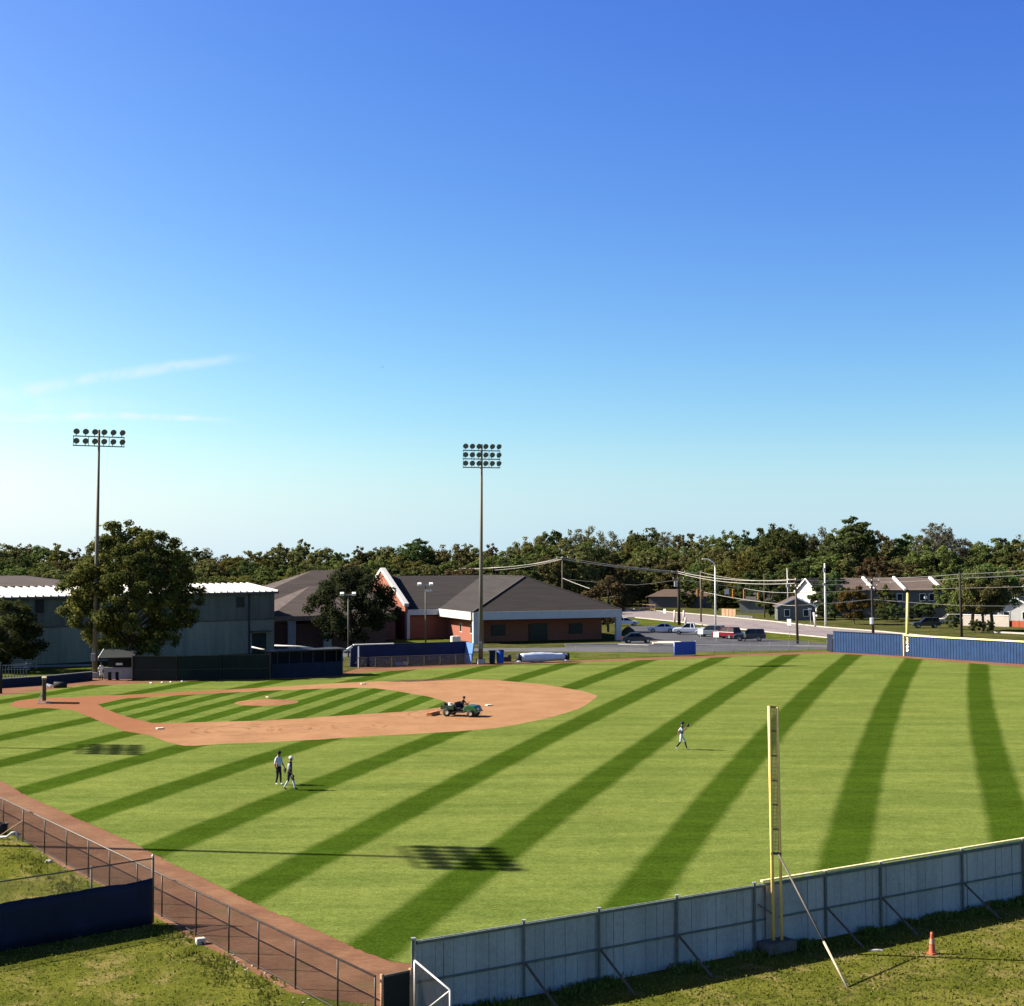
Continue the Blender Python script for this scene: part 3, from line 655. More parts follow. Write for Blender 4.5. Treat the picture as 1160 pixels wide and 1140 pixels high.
mb = MB(); M_ = Matrix.Rotation(R(-55), 3, 'Y'); mb.lathe((.42, .3, .98), [(.17, -.012), (.19, 0), (.17, .012), (.155, 0), (.17, -.012)], 16, M=M_); mb.tube([(.42, .3, .98), (.55, .3, .8)], .02, 6); mb.build('steering_wheel', BLACK, uv, smooth=True)
for sx in (-1.0, 1.0):
    for sy in (-.62, .62):
        Mw = Matrix.Rotation(R(90), 3, 'X'); rr = .33 if sx < 0 else .30
        wb = MB(); wb.lathe((sx, sy, rr), [(rr*.5, -.12), (rr*.92, -.12), (rr, -.07), (rr, .07), (rr*.92, .12), (rr*.5, .12)], 18, M=Mw); w_ = wb.build('wheel', BLACK, uv, smooth=True)
        MB().lathe((sx, sy, rr), [(.001, -.10), (rr*.52, -.10), (rr*.52, .10), (.001, .10)], 14, M=Mw).build('rim', pmat('pale_rim', (.52, .48, .34), .5, .15, 6) if 'pale_rim' not in MATS else MATS['pale_rim'], w_)
for sy in (-.36, .36): MB().box((1.53, sy, .64), (.03, .22, .1)).build('headlight', WHITED, uv)
MB().box((1.55, 0, .46), (.06, 1.1, .12)).build('bumper', GREY, uv)
Mv = Matrix.Translation(vb) @ Matrix.Rotation(vrz, 4, 'Z')
def onv(p): return tuple(Mv @ Vector(p))
for k, (p, s, m, l) in enumerate((((-1.1, .3, .61), (.32, .32, .4), WHITED, 'white tub in the bed of the green utility vehicle'), ((-.75, -.2, .61), (.3, .3, .32), GREY, 'grey tub in the bed of the green utility vehicle'), ((-1.3, -.35, .61), (.28, .28, .45), BLACK, 'black tub at the rear of the green utility vehicle bed'))):
    w0 = onv(p); o = MB(w0).lathe(w0, [(.001, 0), (s[0]*.42, 0), (s[0]*.5, s[2]), (s[0]*.46, s[2]), (s[0]*.4, .03), (.001, .03)], 14).build('tub', m, smooth=True); tag(o, l, 'tub')
Jd = dict(pelvis=(-.12, 0, .83), belly=(-.1, 0, .98), chest=(-.02, 0, 1.2), neck=(.02, 0, 1.36), head=(.06, 0, 1.49), crown=(.055, 0, 1.57), hipL=(-.08, .1, .82), hipR=(-.08, -.1, .82), knL=(.34, .14, .83), knR=(.34, -.14, .83), anL=(.42, .14, .46), anR=(.42, -.14, .46), toeL=(.56, .15, .43), toeR=(.56, -.15, .43),
          shL=(-.02, .19, 1.27), shR=(-.02, -.19, 1.27), elL=(.14, .24, 1.06), wrL=(.34, .12, 1.02), hdL=(.41, .09, 1.03), elR=(.12, -.24, 1.06), wrR=(.3, -.16, 1.0), hdR=(.38, -.12, 1.01))
person('person', 'person in dark clothes sitting at the wheel of the green utility vehicle', onv((.02, .3, -.1)), vrz, Jd, dict(shirt=DKCL, sleeve=DKCL, forearm=SKINM, skin=SKINM, hair=DKCL, pants=NAVY, shin=NAVY, shoe=DKCL), cap=DKCL)
db = onv((-2.45, 0, 0)); dm = thing('drag_brush', 'tan drag brush trailing behind the green utility vehicle', 'drag brush', db, vrz)
MB().box((0, 0, .12), (.5, 1.7, .2)).build('brush', TAN, dm, bevel=.03)
MB().box((.0, 0, .25), (.32, 1.75, .06)).build('frame', pmat('orange_frame', (.42, .16, .06), .7, .2, 5), dm)
MB().bar((.25, 0, .25), (.92, 0, .42), .05, .05).build('drawbar', DSTEEL, dm)

# ---- bases
BASEM = pmat('dusty_white_base', (.52, .42, .31), .85, .1, 8)
for (u, v), l in (((181.2, 826.3), 'white base bag on the dark clay nearest the viewer, below the infield grass'), ((553.8, 799.8), 'white base bag on the clay right of the green utility vehicle'), ((411.3, 775.4), 'white base bag on the far edge of the infield clay')):
    p = g(u, v); o = MB(p).box((p[0], p[1], .066), (.5, .5, .11), .45).build('base_bag', BASEM, bevel=.02); tag(o, l, 'base')
p = g(303, 793.2); o = MB((p[0], p[1], .22)).box((p[0], p[1], .27), (.16, .61, .06), R(25)).build('pitching_rubber', BASEM); tag(o, 'white rubber slab on top of the clay mound', 'pitching rubber')
# ---- batting screen behind home, drawn edge-on
hb = g(50, 796.5); bsn = thing('batting_screen', 'tall narrow padded screen standing on the clay at home plate', 'screen', hb, R(108)); O = None
MB().box((0, 0, 1.2), (1.7, .34, 1.9)).build('padding', pmat('olive_padding', (.075, .065, .035), .85, .25, 3), bsn, bevel=.06)
MB().box((0, 0, 2.2), (1.75, .40, .14)).build('top_pad', pmat('tan_pad', (.32, .26, .16), .8, .2, 4), bsn, bevel=.03)
for sx in (-.85, .85): MB().bar((sx, -.55, .04), (sx, .55, .04), .07, .07).build('foot', WHITED, bsn)
for sx in (-.85, .85): MB().bar((sx, .5, .06), (sx, .2, .9), .05, .05).build('strut', WHITED, bsn)

# ================================================================== LIGHT MASTS
POLEM = pmat('mast_steel', (.125, .108, .08), .6, .18, 2, metal=.1, streak=(1, 1, .1))
LAMPM = pmat('lamp_housing', (.06, .065, .07), .45, .2, 8, metal=.3)
LENSM = pmat('lamp_glass', (.10, .125, .135), .3, .1, 8, spec=.3)
def mast(base, top, rows, width, face, label, n=6, lamp=1.0, group='tall floodlight masts of the field'):
    m_ = thing('light_mast', label, 'light mast', tuple(base), 0, group); O = tuple(base)
    b, tp = Vector(base), Vector(top); H = (tp-b).length
    MB(O).tube([b, b+(tp-b)*.45, tp], [.27, .21, .125], 14).build('pole', POLEM, m_, smooth=True)
    MB(O).box((b.x, b.y, .3), (.9, .9, .6), .3).build('footing', CONC, m_, bevel=.04)
    MB(O).box((b.x-.02, b.y-.36, 2.2), (.45, .25, .8)).build('switch_box', GREY, m_, bevel=.02)
    fv = Vector((math.cos(face), math.sin(face), 0)); sv = Vector((-fv.y, fv.x, 0))
    for r in range(rows):
        z = H-.75-r*1.0; c = b+(tp-b)*(z/H)
        MB(O).bar(c-sv*width/2, c+sv*width/2, .09, .11).build('crossarm', DSTEEL, m_)
        for k in range(n):
            s = (-.5+(k+.5)/n)*width*1.06
            if abs(s) < .25: s += .3
            p = c+sv*s+fv*.28+Vector((0, 0, .52))
            ad = Vector((fv.x, fv.y, -.55)).normalized(); yaw = (k-2.5)*.09; ad = Matrix.Rotation(yaw, 3, 'Z') @ ad; LS = lamp
            M_ = ad.to_track_quat('Z', 'Y').to_matrix()
            mb = MB(O); mb.lathe(tuple(p), [(r*LS, z*LS) for r, z in ((.001, -.34), (.12, -.32), (.17, -.2), (.3, .02), (.33, .12), (.30, .12))], 14, M=M_)
            mb.bar(c+sv*s, p-ad*.15, .06, .06); lf = mb.build('floodlight', LAMPM, m_, smooth=True)
            MB(O).lathe(tuple(p), [(.001, .10), (.31, .10)], 14, M=M_).build('glass', LENSM, lf)
    if rows > 1:
        for s in (-width/2+.05, width/2-.05, -width*.2, width*.2):
            z0 = H-.75-(rows-1)*1.0; MB(O).bar(b+(tp-b)*(z0/H)+sv*s, b+(tp-b)*((H-.75)/H)+sv*s, .05, .05).build('stile', DSTEEL, m_)
    return m_
b = Vector(g(107, 768)); mast(b, at(112.3, 487, b.y), 2, 5.4, R(-62), 'tall floodlight mast with two lamp rows left, rising by the large leafy tree')
b = Vector(g(544.5, 752.5)); mast(b, at(545.6, 503.5, b.y), 3, 4.6, R(-72), 'tall floodlight mast with three lamp rows in front of the brick building')
# the two masts whose shadows cross the grass stand outside the left edge
mast((-36.0, 66.2, 0), (-36.0, 66.2, 26.0), 3, 4.8, R(14), 'floodlight mast beyond the left edge, its long shadow crossing the near grass', lamp=1.25)
mast((-59.7, 101.0, 0), (-59.7, 101.0, 25.6), 3, 5.0, R(14), 'floodlight mast beyond the left edge, its lamp shadow falling below the clay path', lamp=1.25)

# ================================================================== TARP ROLL, BINS AND PADS ALONG THE FAR SIDE
def rot2(a): return Matrix.Rotation(a, 3, 'Z')
ta, tb = Vector(g(585, 751.5)), Vector(g(645, 749.5)); tl_ = (tb-ta).length; td = (tb-ta).normalized(); tm = (ta+tb)/2
tr = thing('tarp_roll', 'long white infield tarp rolled on a drum beside the far clay strip', 'tarp roll', tuple(tm)); O = tuple(tm)
pts = []; rs = []
for k in range(15):
    f_ = k/14.; pts.append(ta+td*(tl_*(.08+.82*f_))+Vector((0, 0, .62))); rs.append(.58*(.72+.28*math.sin(math.pi*min(1, f_*1.05+.12)))*(1+.03*math.sin(k*2.1)))
MB(O).tube(pts, rs, 20).build('tarp', pmat('tarp_vinyl', (.50, .54, .68), .45, .15, 1.2, streak=(.4, .4, 2)), tr, smooth=True)
for s, r in ((.035, .5), (.955, .46)):
    p = ta+td*tl_*s+Vector((0, 0, .62)); MB(O).tube([p-td*.16, p+td*.16], r, 18).build('drum_end', BLACK, tr, smooth=True)
for p in (ta+td*.1+Vector((.1, -.6, .15)), tb+td*-.6+Vector((0, -.7, .12))):
    o = lump('sandbag', (p.x, p.y, .1), (.75, .4, .36), WHITED, 'pale sandbag at the %s end of the rolled tarp' % ('left' if p.x < tm.x else 'right'), 'sandbag', int(abs(p.x*10)))
p = Vector(g(557.5, 751.8)); bn_ = thing('trash_bin', 'dark blue wheeled bin beside the central floodlight mast', 'bin', tuple(p)); O = tuple(p)
MB(O).lathe(tuple(p), [(.42, .05), (.5, 1.45), (.46, 1.45), (.4, .1)], 4, M=rot2(.9)).build('bin_body', BLUEF, bn_); MB(O).box((p.x, p.y, 1.5), (.85, .85, .1), .12).build('lid', BLUEF, bn_, bevel=.03)
p2_ = p+Vector((.95, .25, 0)); bn2 = thing('trash_bin', 'brighter blue bin right of the darker one near the central mast', 'bin', tuple(p2_)); O = tuple(p2_)
MB(O).lathe(tuple(p2_), [(.40, .05), (.46, 1.5), (.42, 1.5), (.38, .1)], 16).build('bin_body', BLUEL, bn2, smooth=True); MB(O).lathe(tuple(p2_), [(.48, 1.5), (.47, 1.56), (.001, 1.62)], 16).build('lid', BLUEF, bn2, smooth=True)
p = Vector(g(567, 751)); o = MB(tuple(p)).tube([p+Vector((0, 0, 0)), p+Vector((.1, .1, 1.05))], [.16, .12], 8).build('yellow_post_pad', YELP, smooth=True); tag(o, 'short pale yellow padded post between the bins and the tarp roll', 'post')
p = Vector(g(574, 750)); 
o = MB(tuple(p)).box((p.x, p.y, .35), (1.0, .6, .55), .3).box((p.x+.2, p.y, .72), (.5, .5, .25), .6).build('equipment_box', pmat('dark_equipment', (.035, .035, .03), .8, .3, 4), bevel=.03); tag(o, 'dark equipment box left of the rolled tarp', 'equipment box')
a_, b_ = Vector(g(764, 743.5)), Vector(g(788, 742.8)); pn = thing('blue_screen', 'bright blue padded screen on the far chain-link fence before the parked cars', 'screen', tuple(a_)); O = tuple(a_)
MB(O).bar(a_+Vector((0, 0, .95)), b_+Vector((0, 0, .95)), .16, 1.65).build('pad', BLUEL, pn, bevel=.04)
for q in (a_, b_): MB(O).tube([q+Vector((0, .15, 0)), q+Vector((0, .15, 1.85))], .05, 8).build('post', STEEL, pn, smooth=True)
# ---- far chain-link fence
pts = [Vector(g(u, v)) for u, v in ((652, 745.8), (700, 745.5), (764, 743.2), (788, 742.6), (809, 742.1), (831, 741.2), (850, 740.6), (872, 739.8), (894, 739), (916, 738.3), (937, 737.3))]
ff = thing('chain_link_fence', 'low pale chain-link fence along the far grass before the parked cars', 'fence', tuple(pts[0])); O = tuple(pts[0])
for q in pts: MB(O).tube([q, q+Vector((0, 0, 1.5))], .03, 6).build('post', GREY, ff, smooth=True)
mb = MB(O)
for q, r in zip(pts, pts[1:]): lattice(mb, q, r, .05, 1.45, .2, .0025)
mb.build('wire_mesh', GREY, ff)
mb = MB(O)
for q, r in zip(pts, pts[1:]): mb.tube([q+Vector((0, 0, 1.48)), r+Vector((0, 0, 1.48))], .025, 6)
mb.build('top_rail', STEEL, ff)

# ================================================================== FAR BLUE WALL AND FOUL POLE
wa, wb_, wc = Vector(g(944, 738.6)), Vector(g(1024, 743.5)), Vector(g(1165, 753.2)); BH = 2.52
wdir = (wc-wb_).normalized(); we = wc+wdir*18
bw = thing('blue_outfield_wall', 'ribbed blue outfield wall with a pale yellow cap across the far right of the field', 'wall', tuple(wa)); O = tuple(wa)
for nm, q, r, h in (('foul_panel', wa, wb_-wdir*.12, BH+.12), ('fair_panel', wb_, we, BH)):
    d = (r-q).normalized(); ln = (r-q).length; mb = MB(O); n = int(ln/.42); nn = Vector((d.y, -d.x, 0))
    mb.bar(q+Vector((0, 0, h/2))+nn*-.04, r+Vector((0, 0, h/2))+nn*-.04, .06, h)
    for k in range(n):
        s = (k+.5)*ln/n; c = q+d*s-nn*.005; mb.bar(c-d*.15+Vector((0, 0, h/2)), c+d*.13+Vector((0, 0, h/2)), .06, h-.03)
    mb.build(nm, BLUEW, bw)
MB(O).bar(wb_+Vector((0, 0, BH+.08)), we+Vector((0, 0, BH+.08)), .24, .17).build('yellow_cap', YELP, bw)
MB(O).bar(wa+Vector((0, 0, BH+.14)), wb_-wdir*.15+Vector((0, 0, BH+.14)), .16, .07).build('dark_cap', BLUEF, bw)
MB(O).bar(wb_+Vector((0, -.12, 0)), wb_+Vector((0, -.12, BH+.2)), .2, .2).build('yellow_post', YELP, bw)
sa, sb = Vector(g(938.5, 738.3)), wa-(wb_-wa).normalized()*.05
MB(O).bar(sa+Vector((0, .6, BH/2-.1)), sb+Vector((0, .1, BH/2-.1)), .1, BH-.35).build('corner_panel', BLUEF, bw)
# distance figures stacked down the wall
nrm = Vector((wdir.y, -wdir.x, 0)); yawn = math.atan2(nrm.y, nrm.x)+math.pi/2
for k, ch in enumerate('325'):
    cu = bpy.data.curves.new('digit', 'FONT'); cu.body = ch; cu.size = .78; cu.align_x = 'CENTER'; cu.align_y = 'CENTER'; cu.extrude = .015; cu.offset = .035
    to = bpy.data.objects.new('digit', cu); COL.objects.link(to)
    dg = bpy.context.evaluated_depsgraph_get(); dg.update(); me = bpy.data.meshes.new_from_object(to.evaluated_get(dg)); bpy.data.objects.remove(to)
    me.materials.clear(); me.materials.append(YELP if k == 0 else WHITE); o = bpy.data.objects.new('digit', me); COL.objects.link(o); o.parent = bw
    p = wb_+wdir*.62+nrm*.07; o.location = (p.x-O[0], p.y-O[1], 2.03-k*.58); o.rotation_euler = (R(90), 0, yawn)
pb = Vector(at(1027.5, 742, wb_.y+.5)); pb.z = 0
fp2 = thing('foul_pole', 'far yellow foul pole rising behind the capped blue wall', 'foul pole', tuple(pb)); O = tuple(pb)
pt = Vector(at(1028.2, 672.5, pb.y)); MB(O).tube([pb, pt], [.22, .17], 12).build('pole', POLEY, fp2, smooth=True)
MB(O).lathe(tuple(pt), [(.17, 0), (.19, .05), (.001, .12)], 12).build('pole_cap', POLEY, fp2, smooth=True)

# ================================================================== LOW BLUE WALL, BOOTH, SCREENED BACKSTOP, DUGOUTS (left to centre)
def wall_run(name, label, cat, px, h, mat, th=.15, capm=None, caph=.08, group=None):
    pts = [Vector(g(u, v)) for u, v in px]; r = thing(name, label, cat, tuple(pts[0]), 0, group); O = tuple(pts[0])
    mb = MB(O); mc_ = MB(O)
    for a, b in zip(pts, pts[1:]):
        mb.bar(a+Vector((0, 0, h/2)), b+Vector((0, 0, h/2)), th, h); mc_.bar(a+Vector((0, 0, h+caph/2)), b+Vector((0, 0, h+caph/2)), th+.06, caph)
    mb.build('padding', mat, r); mc_.build('cap_rail', capm or GREY, r); return r
wall_run('padded_wall', 'low dark blue padded wall left of the white lit mast foot', 'wall', [(-40, 781.5), (0, 779.3), (60, 775), (104, 770.5)], .82, BLUEF, .2)
pp_ = Vector(g(0.5, 786)); o = MB(tuple(pp_)).tube([pp_, pp_+Vector((0, 0, 2.9))], .16, 10).build('padded_post', BLACKF, smooth=True); tag(o, 'black padded net post at the left edge of the photo', 'post')
eq = Vector(g(60, 779.5)); o = MB(tuple(eq)).tube([eq+Vector((.1, 0, .3)), eq+Vector((1.3, .1, .26))], [.33, .27], 10).build('equipment_bag', BLACKF, smooth=True); tag(o, 'black equipment bag lying before the low blue wall', 'bag')
lump('equipment_bag', (eq.x-.45, eq.y-.1, .1), (.85, .55, .55), WHITED, 'pale bag beside the black one before the low blue wall', 'bag', 12)
def picket_rail(name, label, a, b, h, n, mat):
    r = thing(name, label, 'railing', tuple(a)); O = tuple(a); mb = MB(O)
    for k in range(n+1):
        q = a+(b-a)*k/n; mb.bar(q, q+Vector((0, 0, h)), .05, .05)
    mb.build('pickets', mat, r)
    mb = MB(O)
    for z in (.12, h): mb.bar(a+Vector((0, 0, z)), b+Vector((0, 0, z)), .06, .06)
    mb.build('rails', mat, r); return r
picket_rail('railing', 'pale picket railing behind the low blue wall at far left', Vector(g(-25, 769)), Vector(g(30, 767)), 1.3, 16, GREY)
# bleachers
bl = Vector(g(4, 761)); bch = thing('bleachers', 'grey metal bleachers under the dark tree at far left', 'bleachers', tuple(bl)); O = tuple(bl)
for k in range(5):
    MB(O).box((bl.x-.6, bl.y+k*.7, .45+k*.4), (7.0, .3, .06)).build('seat_plank', STEEL, bch); MB(O).box((bl.x-.6, bl.y+.35+k*.7, .2+k*.4), (7.0, .3, .05)).build('foot_plank', STEEL, bch)
mb = MB(O)
for x in (-3.6, -.6, 2.6):
    mb.bar((bl.x+x, bl.y-.2, 0), (bl.x+x, bl.y+3.2, 2.1), .07, .07); mb.bar((bl.x+x, bl.y+3.2, 0), (bl.x+x, bl.y+3.2, 3.1), .07, .07); mb.bar((bl.x+x, bl.y-.2, .9), (bl.x+x, bl.y+3.2, 3.1), .05, .05)
mb.bar((bl.x-4.1, bl.y+3.2, 3.1), (bl.x+2.9, bl.y+3.2, 3.1), .06, .06); mb.build('frame', STEEL, bch)
# booth with a low grey block front
ba, bb = Vector(g(118, 771)), Vector(g(150, 770.6)); bz = (bb-ba); bl_ = bz.length; bd = bz.normalized(); bn = Vector((-bd.y, bd.x, 0))
bo = thing('field_booth', 'low dark booth with a grey block front beside the lit mast foot', 'booth', tuple(ba)); O = tuple(ba)
BLK = pmat('grey_block', (.26, .25, .24), .9, .15, 2)
for s0, s1 in ((0, .12), (.26, .40), (.52, 1.0)): MB(O).bar(ba+bz*s0+Vector((0, 0, .68)), ba+bz*s1+Vector((0, 0, .68)), .2, 1.12).build('front_wall', BLK, bo)
for s0, s1 in ((.12, .26), (.40, .52)):
    MB(O).bar(ba+bz*s0+Vector((0, 0, 1.05)), ba+bz*s1+Vector((0, 0, 1.05)), .2, .36).build('lintel', BLK, bo)
    MB(O).bar(ba+bz*s0+bn*.25+Vector((0, 0, .45)), ba+bz*s1+bn*.25+Vector((0, 0, .45)), .05, .9).build('dark_opening', BLACKF, bo)
mb = MB(O); mb.bar(ba+bn*2.2+Vector((0, 0, 1.2)), bb+bn*2.2+Vector((0, 0, 1.2)), .12, 2.4); mb.bar(bb+bn*.1+Vector((0, 0, 1.2)), bb+bn*2.1+Vector((0, 0, 1.2)), .12, 2.4); mb.build('dark_wall', BLACKF, bo)
mb = MB(O); vs = []
q0, q1 = ba-bd*.5-bn*.5, bb+bd*.2-bn*.5
for q, z in ((q0, 2.2), (q1, 2.25), (q1+bn*3.0, 2.9), (q0+bn*3.0, 2.9)):
    vs.append((q.x, q.y, z))
vs += [(x, y, z+.16) for x, y, z in vs]; mb._add(vs, [(0, 1, 2, 3), (4, 5, 6, 7), (0, 1, 5, 4), (1, 2, 6, 5), (2, 3, 7, 6), (3, 0, 4, 7)]); mb.build('roof', BLACKF, bo)
MB(O).bar(Vector(vs[0])+Vector((-.03, 0, .1)), Vector(vs[3])+Vector((-.03, 0, .1)), .06, .22).build('roof_edge', WHITED, bo)
MB(O).bar(ba+bz*.42+Vector((0, -.06, 1.68)), ba+bz*.65+Vector((0, -.06, 1.68)), .04, .22).build('plaque', WHITED, bo)
MB(O).bar(ba+Vector((0, 0, 1.28)), bb+Vector((0, 0, 1.28)), .3, .08).build('counter', GREY, bo)
q4 = g(114.5, 770.5)
person('person', 'person in a white uniform with dark socks standing beside the dark booth', q4, R(-60), stand(.06, .05), dict(shirt=WCLOTH, sleeve=WCLOTH, forearm=SKINM, skin=SKINM, hair=DKCL, pants=WCLOTH, shin=DKCL, shoe=DKCL), cap=DKCL, scale=1.0)
# screened backstop fence
def screen_fence(name, label, px, h, mat, step=3.0, post=DSTEEL, group=None):
    pts = [Vector(g(u, v)) for u, v in px]; r = thing(name, label, 'fence', tuple(pts[0]), 0, group); O = tuple(pts[0]); mb = MB(O); rl = MB(O)
    for a, b in zip(pts, pts[1:]):
        mb.bar(a+Vector((0, 0, h/2)), b+Vector((0, 0, h/2)), .04, h-.05); rl.bar(a+Vector((0, -.05, h)), b+Vector((0, -.05, h)), .07, .07); rl.bar(a+Vector((0, -.05, h*.45)), b+Vector((0, -.05, h*.45)), .05, .05)
        n = max(1, int((b-a).length/step))
        for k in range(n+1):
            q = a+(b-a)*k/n+Vector((0, -.06, 0)); MB(O).tube([q, q+Vector((0, 0, h+.1))], .05, 6).build('post', post, r)
    mb.build('screen', mat, r); rl.build('rails', post, r); return r
screen_fence('backstop_fence', 'long dark green screened backstop fence before the white metal building', [(150, 771.6), (200, 771.8), (250, 770.4), (306, 769.6)], 2.55, pmat('dark_green_screen', (.0055, .011, .010), .85, .4, .6), 3.2, BLKM)
bs0, bs1 = Vector(g(308, 768.5)), Vector(g(388, 765))
db_ = thing('dugout', 'dark blue roofed dugout in shade left of the bent white pipe', 'dugout', tuple(bs0)); O = tuple(bs0)
d_ = (bs1-bs0).normalized(); n_ = Vector((-d_.y, d_.x, 0))
MB(O).bar(bs0+Vector((0, 0, .75)), bs1+Vector((0, 0, .75)), .12, 1.5).build('front_padding', BLUEF, db_)
MB(O).bar(bs0+n_*2.6+Vector((0, 0, 1.35)), bs1+n_*2.6+Vector((0, 0, 1.35)), .15, 2.7).build('back_wall', BLUEF, db_)
for q in (bs0, bs1): MB(O).bar(q+n_*.1+Vector((0, 0, 1.3)), q+n_*2.5+Vector((0, 0, 1.3)), .15, 2.6).build('side_wall', BLUEF, db_)
MB(O).bar(bs0-d_*.3+n_*1.2+Vector((0, 0, 2.78)), bs1+d_*.3+n_*1.2+Vector((0, 0, 2.78)), 3.2, .16).build('roof', pmat('dugout_roof', (.022, .023, .026), .8, .2, 1), db_)
for k in range(6):
    q = bs0+(bs1-bs0)*(k+.5)/6+n_*.15; MB(O).tube([q+Vector((0, 0, 0)), q+Vector((0, 0, 2.7))], .05, 8).build('post', BLKM, db_)
MB(O).bar(bs0+n_*2.0+Vector((0, 0, .45)), bs1+n_*2.0+Vector((0, 0, .45)), .4, .06).build('bench', GREY, db_)
# sunlit pipes round it
def pipe(label, px, r=.06, mat=WHITE, Y=None):
    p = [Vector(at(u, v, Y)) for u, v in px]; o = MB(tuple(p[0])).tube(p, r, 8).build('pipe_rail', mat, smooth=True); tag(o, label, 'pipe rail'); return o
pipe('bent white pipe at the right end of the dark blue dugout', [(389.5, 748.5), (386.5, 740), (399, 732.5)], .13, WHITE, bs1.y+1.2)
pipe('white sloping handrail beside the doorway of the white metal building', [(285, 733), (308, 738.5), (325.5, 738)], .09, WHITED, 176)
pipe('long pale rail above the dark dugout roof', [(311, 731.5), (338, 732.5), (359, 735)], .10, WHITED, 178)
# open blue dugout with its sunlit end wall
da, db2 = Vector(g(404, 757.6)), Vector(g(537, 752.8)); d_ = (db2-da).normalized(); n_ = Vector((-d_.y, d_.x, 0)); ln = (db2-da).length
dg_ = thing('dugout', 'long open blue dugout with a sunlit inner end wall left of the central mast', 'dugout', tuple(da)); O = tuple(da)
dp = lambda s, y, z: da+d_*(ln*s)+n_*y+Vector((0, 0, z))
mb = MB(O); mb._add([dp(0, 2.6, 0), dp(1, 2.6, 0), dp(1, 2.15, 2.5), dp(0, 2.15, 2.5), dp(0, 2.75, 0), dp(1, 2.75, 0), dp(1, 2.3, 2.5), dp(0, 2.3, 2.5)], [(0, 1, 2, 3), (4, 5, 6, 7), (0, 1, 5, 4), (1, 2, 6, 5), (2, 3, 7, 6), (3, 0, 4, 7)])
mb.build('back_wall', pmat('dugout_shaded_blue', (.006, .015, .065), .7, .25, 1), dg_)  # darker copy of the dugout blue, shade painted into the back wall
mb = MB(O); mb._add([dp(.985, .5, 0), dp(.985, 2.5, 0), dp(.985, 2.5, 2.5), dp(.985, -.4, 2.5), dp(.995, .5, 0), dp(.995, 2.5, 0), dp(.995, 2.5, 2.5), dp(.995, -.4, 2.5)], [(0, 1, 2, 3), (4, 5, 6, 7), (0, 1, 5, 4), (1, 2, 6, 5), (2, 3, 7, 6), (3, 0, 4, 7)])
mb.build('end_wall', pmat('dugout_sunlit_blue', (.10, .21, .52), .6, .15, 2), dg_)  # paler copy of the dugout blue, sunlight painted into the end wall
MB(O).tube([dp(.03, .6, 0), dp(.03, .6, 2.45)], .09, 8).build('corner_post', pmat('pale_post', (.42, .44, .46), .7, .12, 3), dg_)
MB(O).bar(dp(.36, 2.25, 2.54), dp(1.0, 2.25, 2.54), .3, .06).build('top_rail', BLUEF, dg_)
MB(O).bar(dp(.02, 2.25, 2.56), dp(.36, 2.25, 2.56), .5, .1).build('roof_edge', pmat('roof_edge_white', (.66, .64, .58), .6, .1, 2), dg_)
for k in range(8):
    s = .02+k*.96/7; MB(O).tube([dp(s, 0, 0), dp(s, 0, 1.25)], .05, 8).build('post', DSTEEL, dg_)
MB(O).tube([dp(0, 0, 1.22), dp(.98, 0, 1.22)], .045, 8).build('front_rail', DSTEEL, dg_)
mb = MB(O); lattice(mb, dp(0, 0, 0), dp(.98, 0, 0), .05, 1.2, .16, .004); mb.build('wire_mesh', DSTEEL, dg_)
MB(O).bar(dp(.03, 1.9, .5), dp(.97, 1.9, .5), .4, .08).build('bench', BLUEF, dg_)
for k, s in enumerate((.30, .36, .42)):
    p = dp(s, .6, .2); lump('bat_bag', tuple(p), (.9, .5, .55), (BLACKF, BLUEL, GREY)[k], '%s bag on the floor of the open blue dugout' % ('black', 'bright blue', 'grey')[k], 'bag', 30+k)
# balls on the grass before the backstop
for k, (u, v) in enumerate(((171, 774.3), (184, 773.8), (193.5, 773.3), (206, 772.6))):
    p = g(u, v); lump('base_pad', (p[0], p[1], .02), (.28, .22, .16), WHITE, '%s of the four white pads on the grass before the dark backstop' % ('leftmost', 'second from left', 'third from left', 'rightmost')[k], 'pad', 50+k, group='white pads before the backstop')

# ================================================================== WHITE METAL BUILDING
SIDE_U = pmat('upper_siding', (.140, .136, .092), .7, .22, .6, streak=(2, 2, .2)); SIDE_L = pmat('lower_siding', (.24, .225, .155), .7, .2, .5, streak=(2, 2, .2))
ROOFW = pmat('white_metal_roof', (.52, .50, .46), .45, .1, .5); GLASSD = pmat('dark_glass', (.008, .010, .012), .3, .2, 2, spec=.25)
A_ = Vector((-31.9, 194, 0)); Bq = Vector((-70, 162, 0)); fd = (Bq-A_).normalized(); fn = Vector((-fd.y, fd.x, 0))
if fn.y < 0: fn = -fn
fl = (Bq-A_).length; EH = 8.1
mbld = thing('metal_building', 'two-storey white metal building with a ribbed bright roof behind the large leafy tree', 'building', tuple(A_)); O = tuple(A_)
def bp(s, y, z): return A_+fd*s+fn*y+Vector((0, 0, z))
def qbox(mb, s0, s1, y0, y1, z0, z1, f=bp, mi=0):
    vs = [f(s0, y0, z0), f(s1, y0, z0), f(s1, y1, z0), f(s0, y1, z0), f(s0, y0, z1), f(s1, y0, z1), f(s1, y1, z1), f(s0, y1, z1)]
    mb._add(vs, [(3, 2, 1, 0), (4, 5, 6, 7), (0, 1, 5, 4), (1, 2, 6, 5), (2, 3, 7, 6), (3, 0, 4, 7)], mi); return mb
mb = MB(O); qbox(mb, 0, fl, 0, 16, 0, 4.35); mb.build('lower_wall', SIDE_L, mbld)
mb = MB(O); qbox(mb, 0.0, fl, -.03, 16, 4.5, EH); mb.build('upper_wall', SIDE_U, mbld)
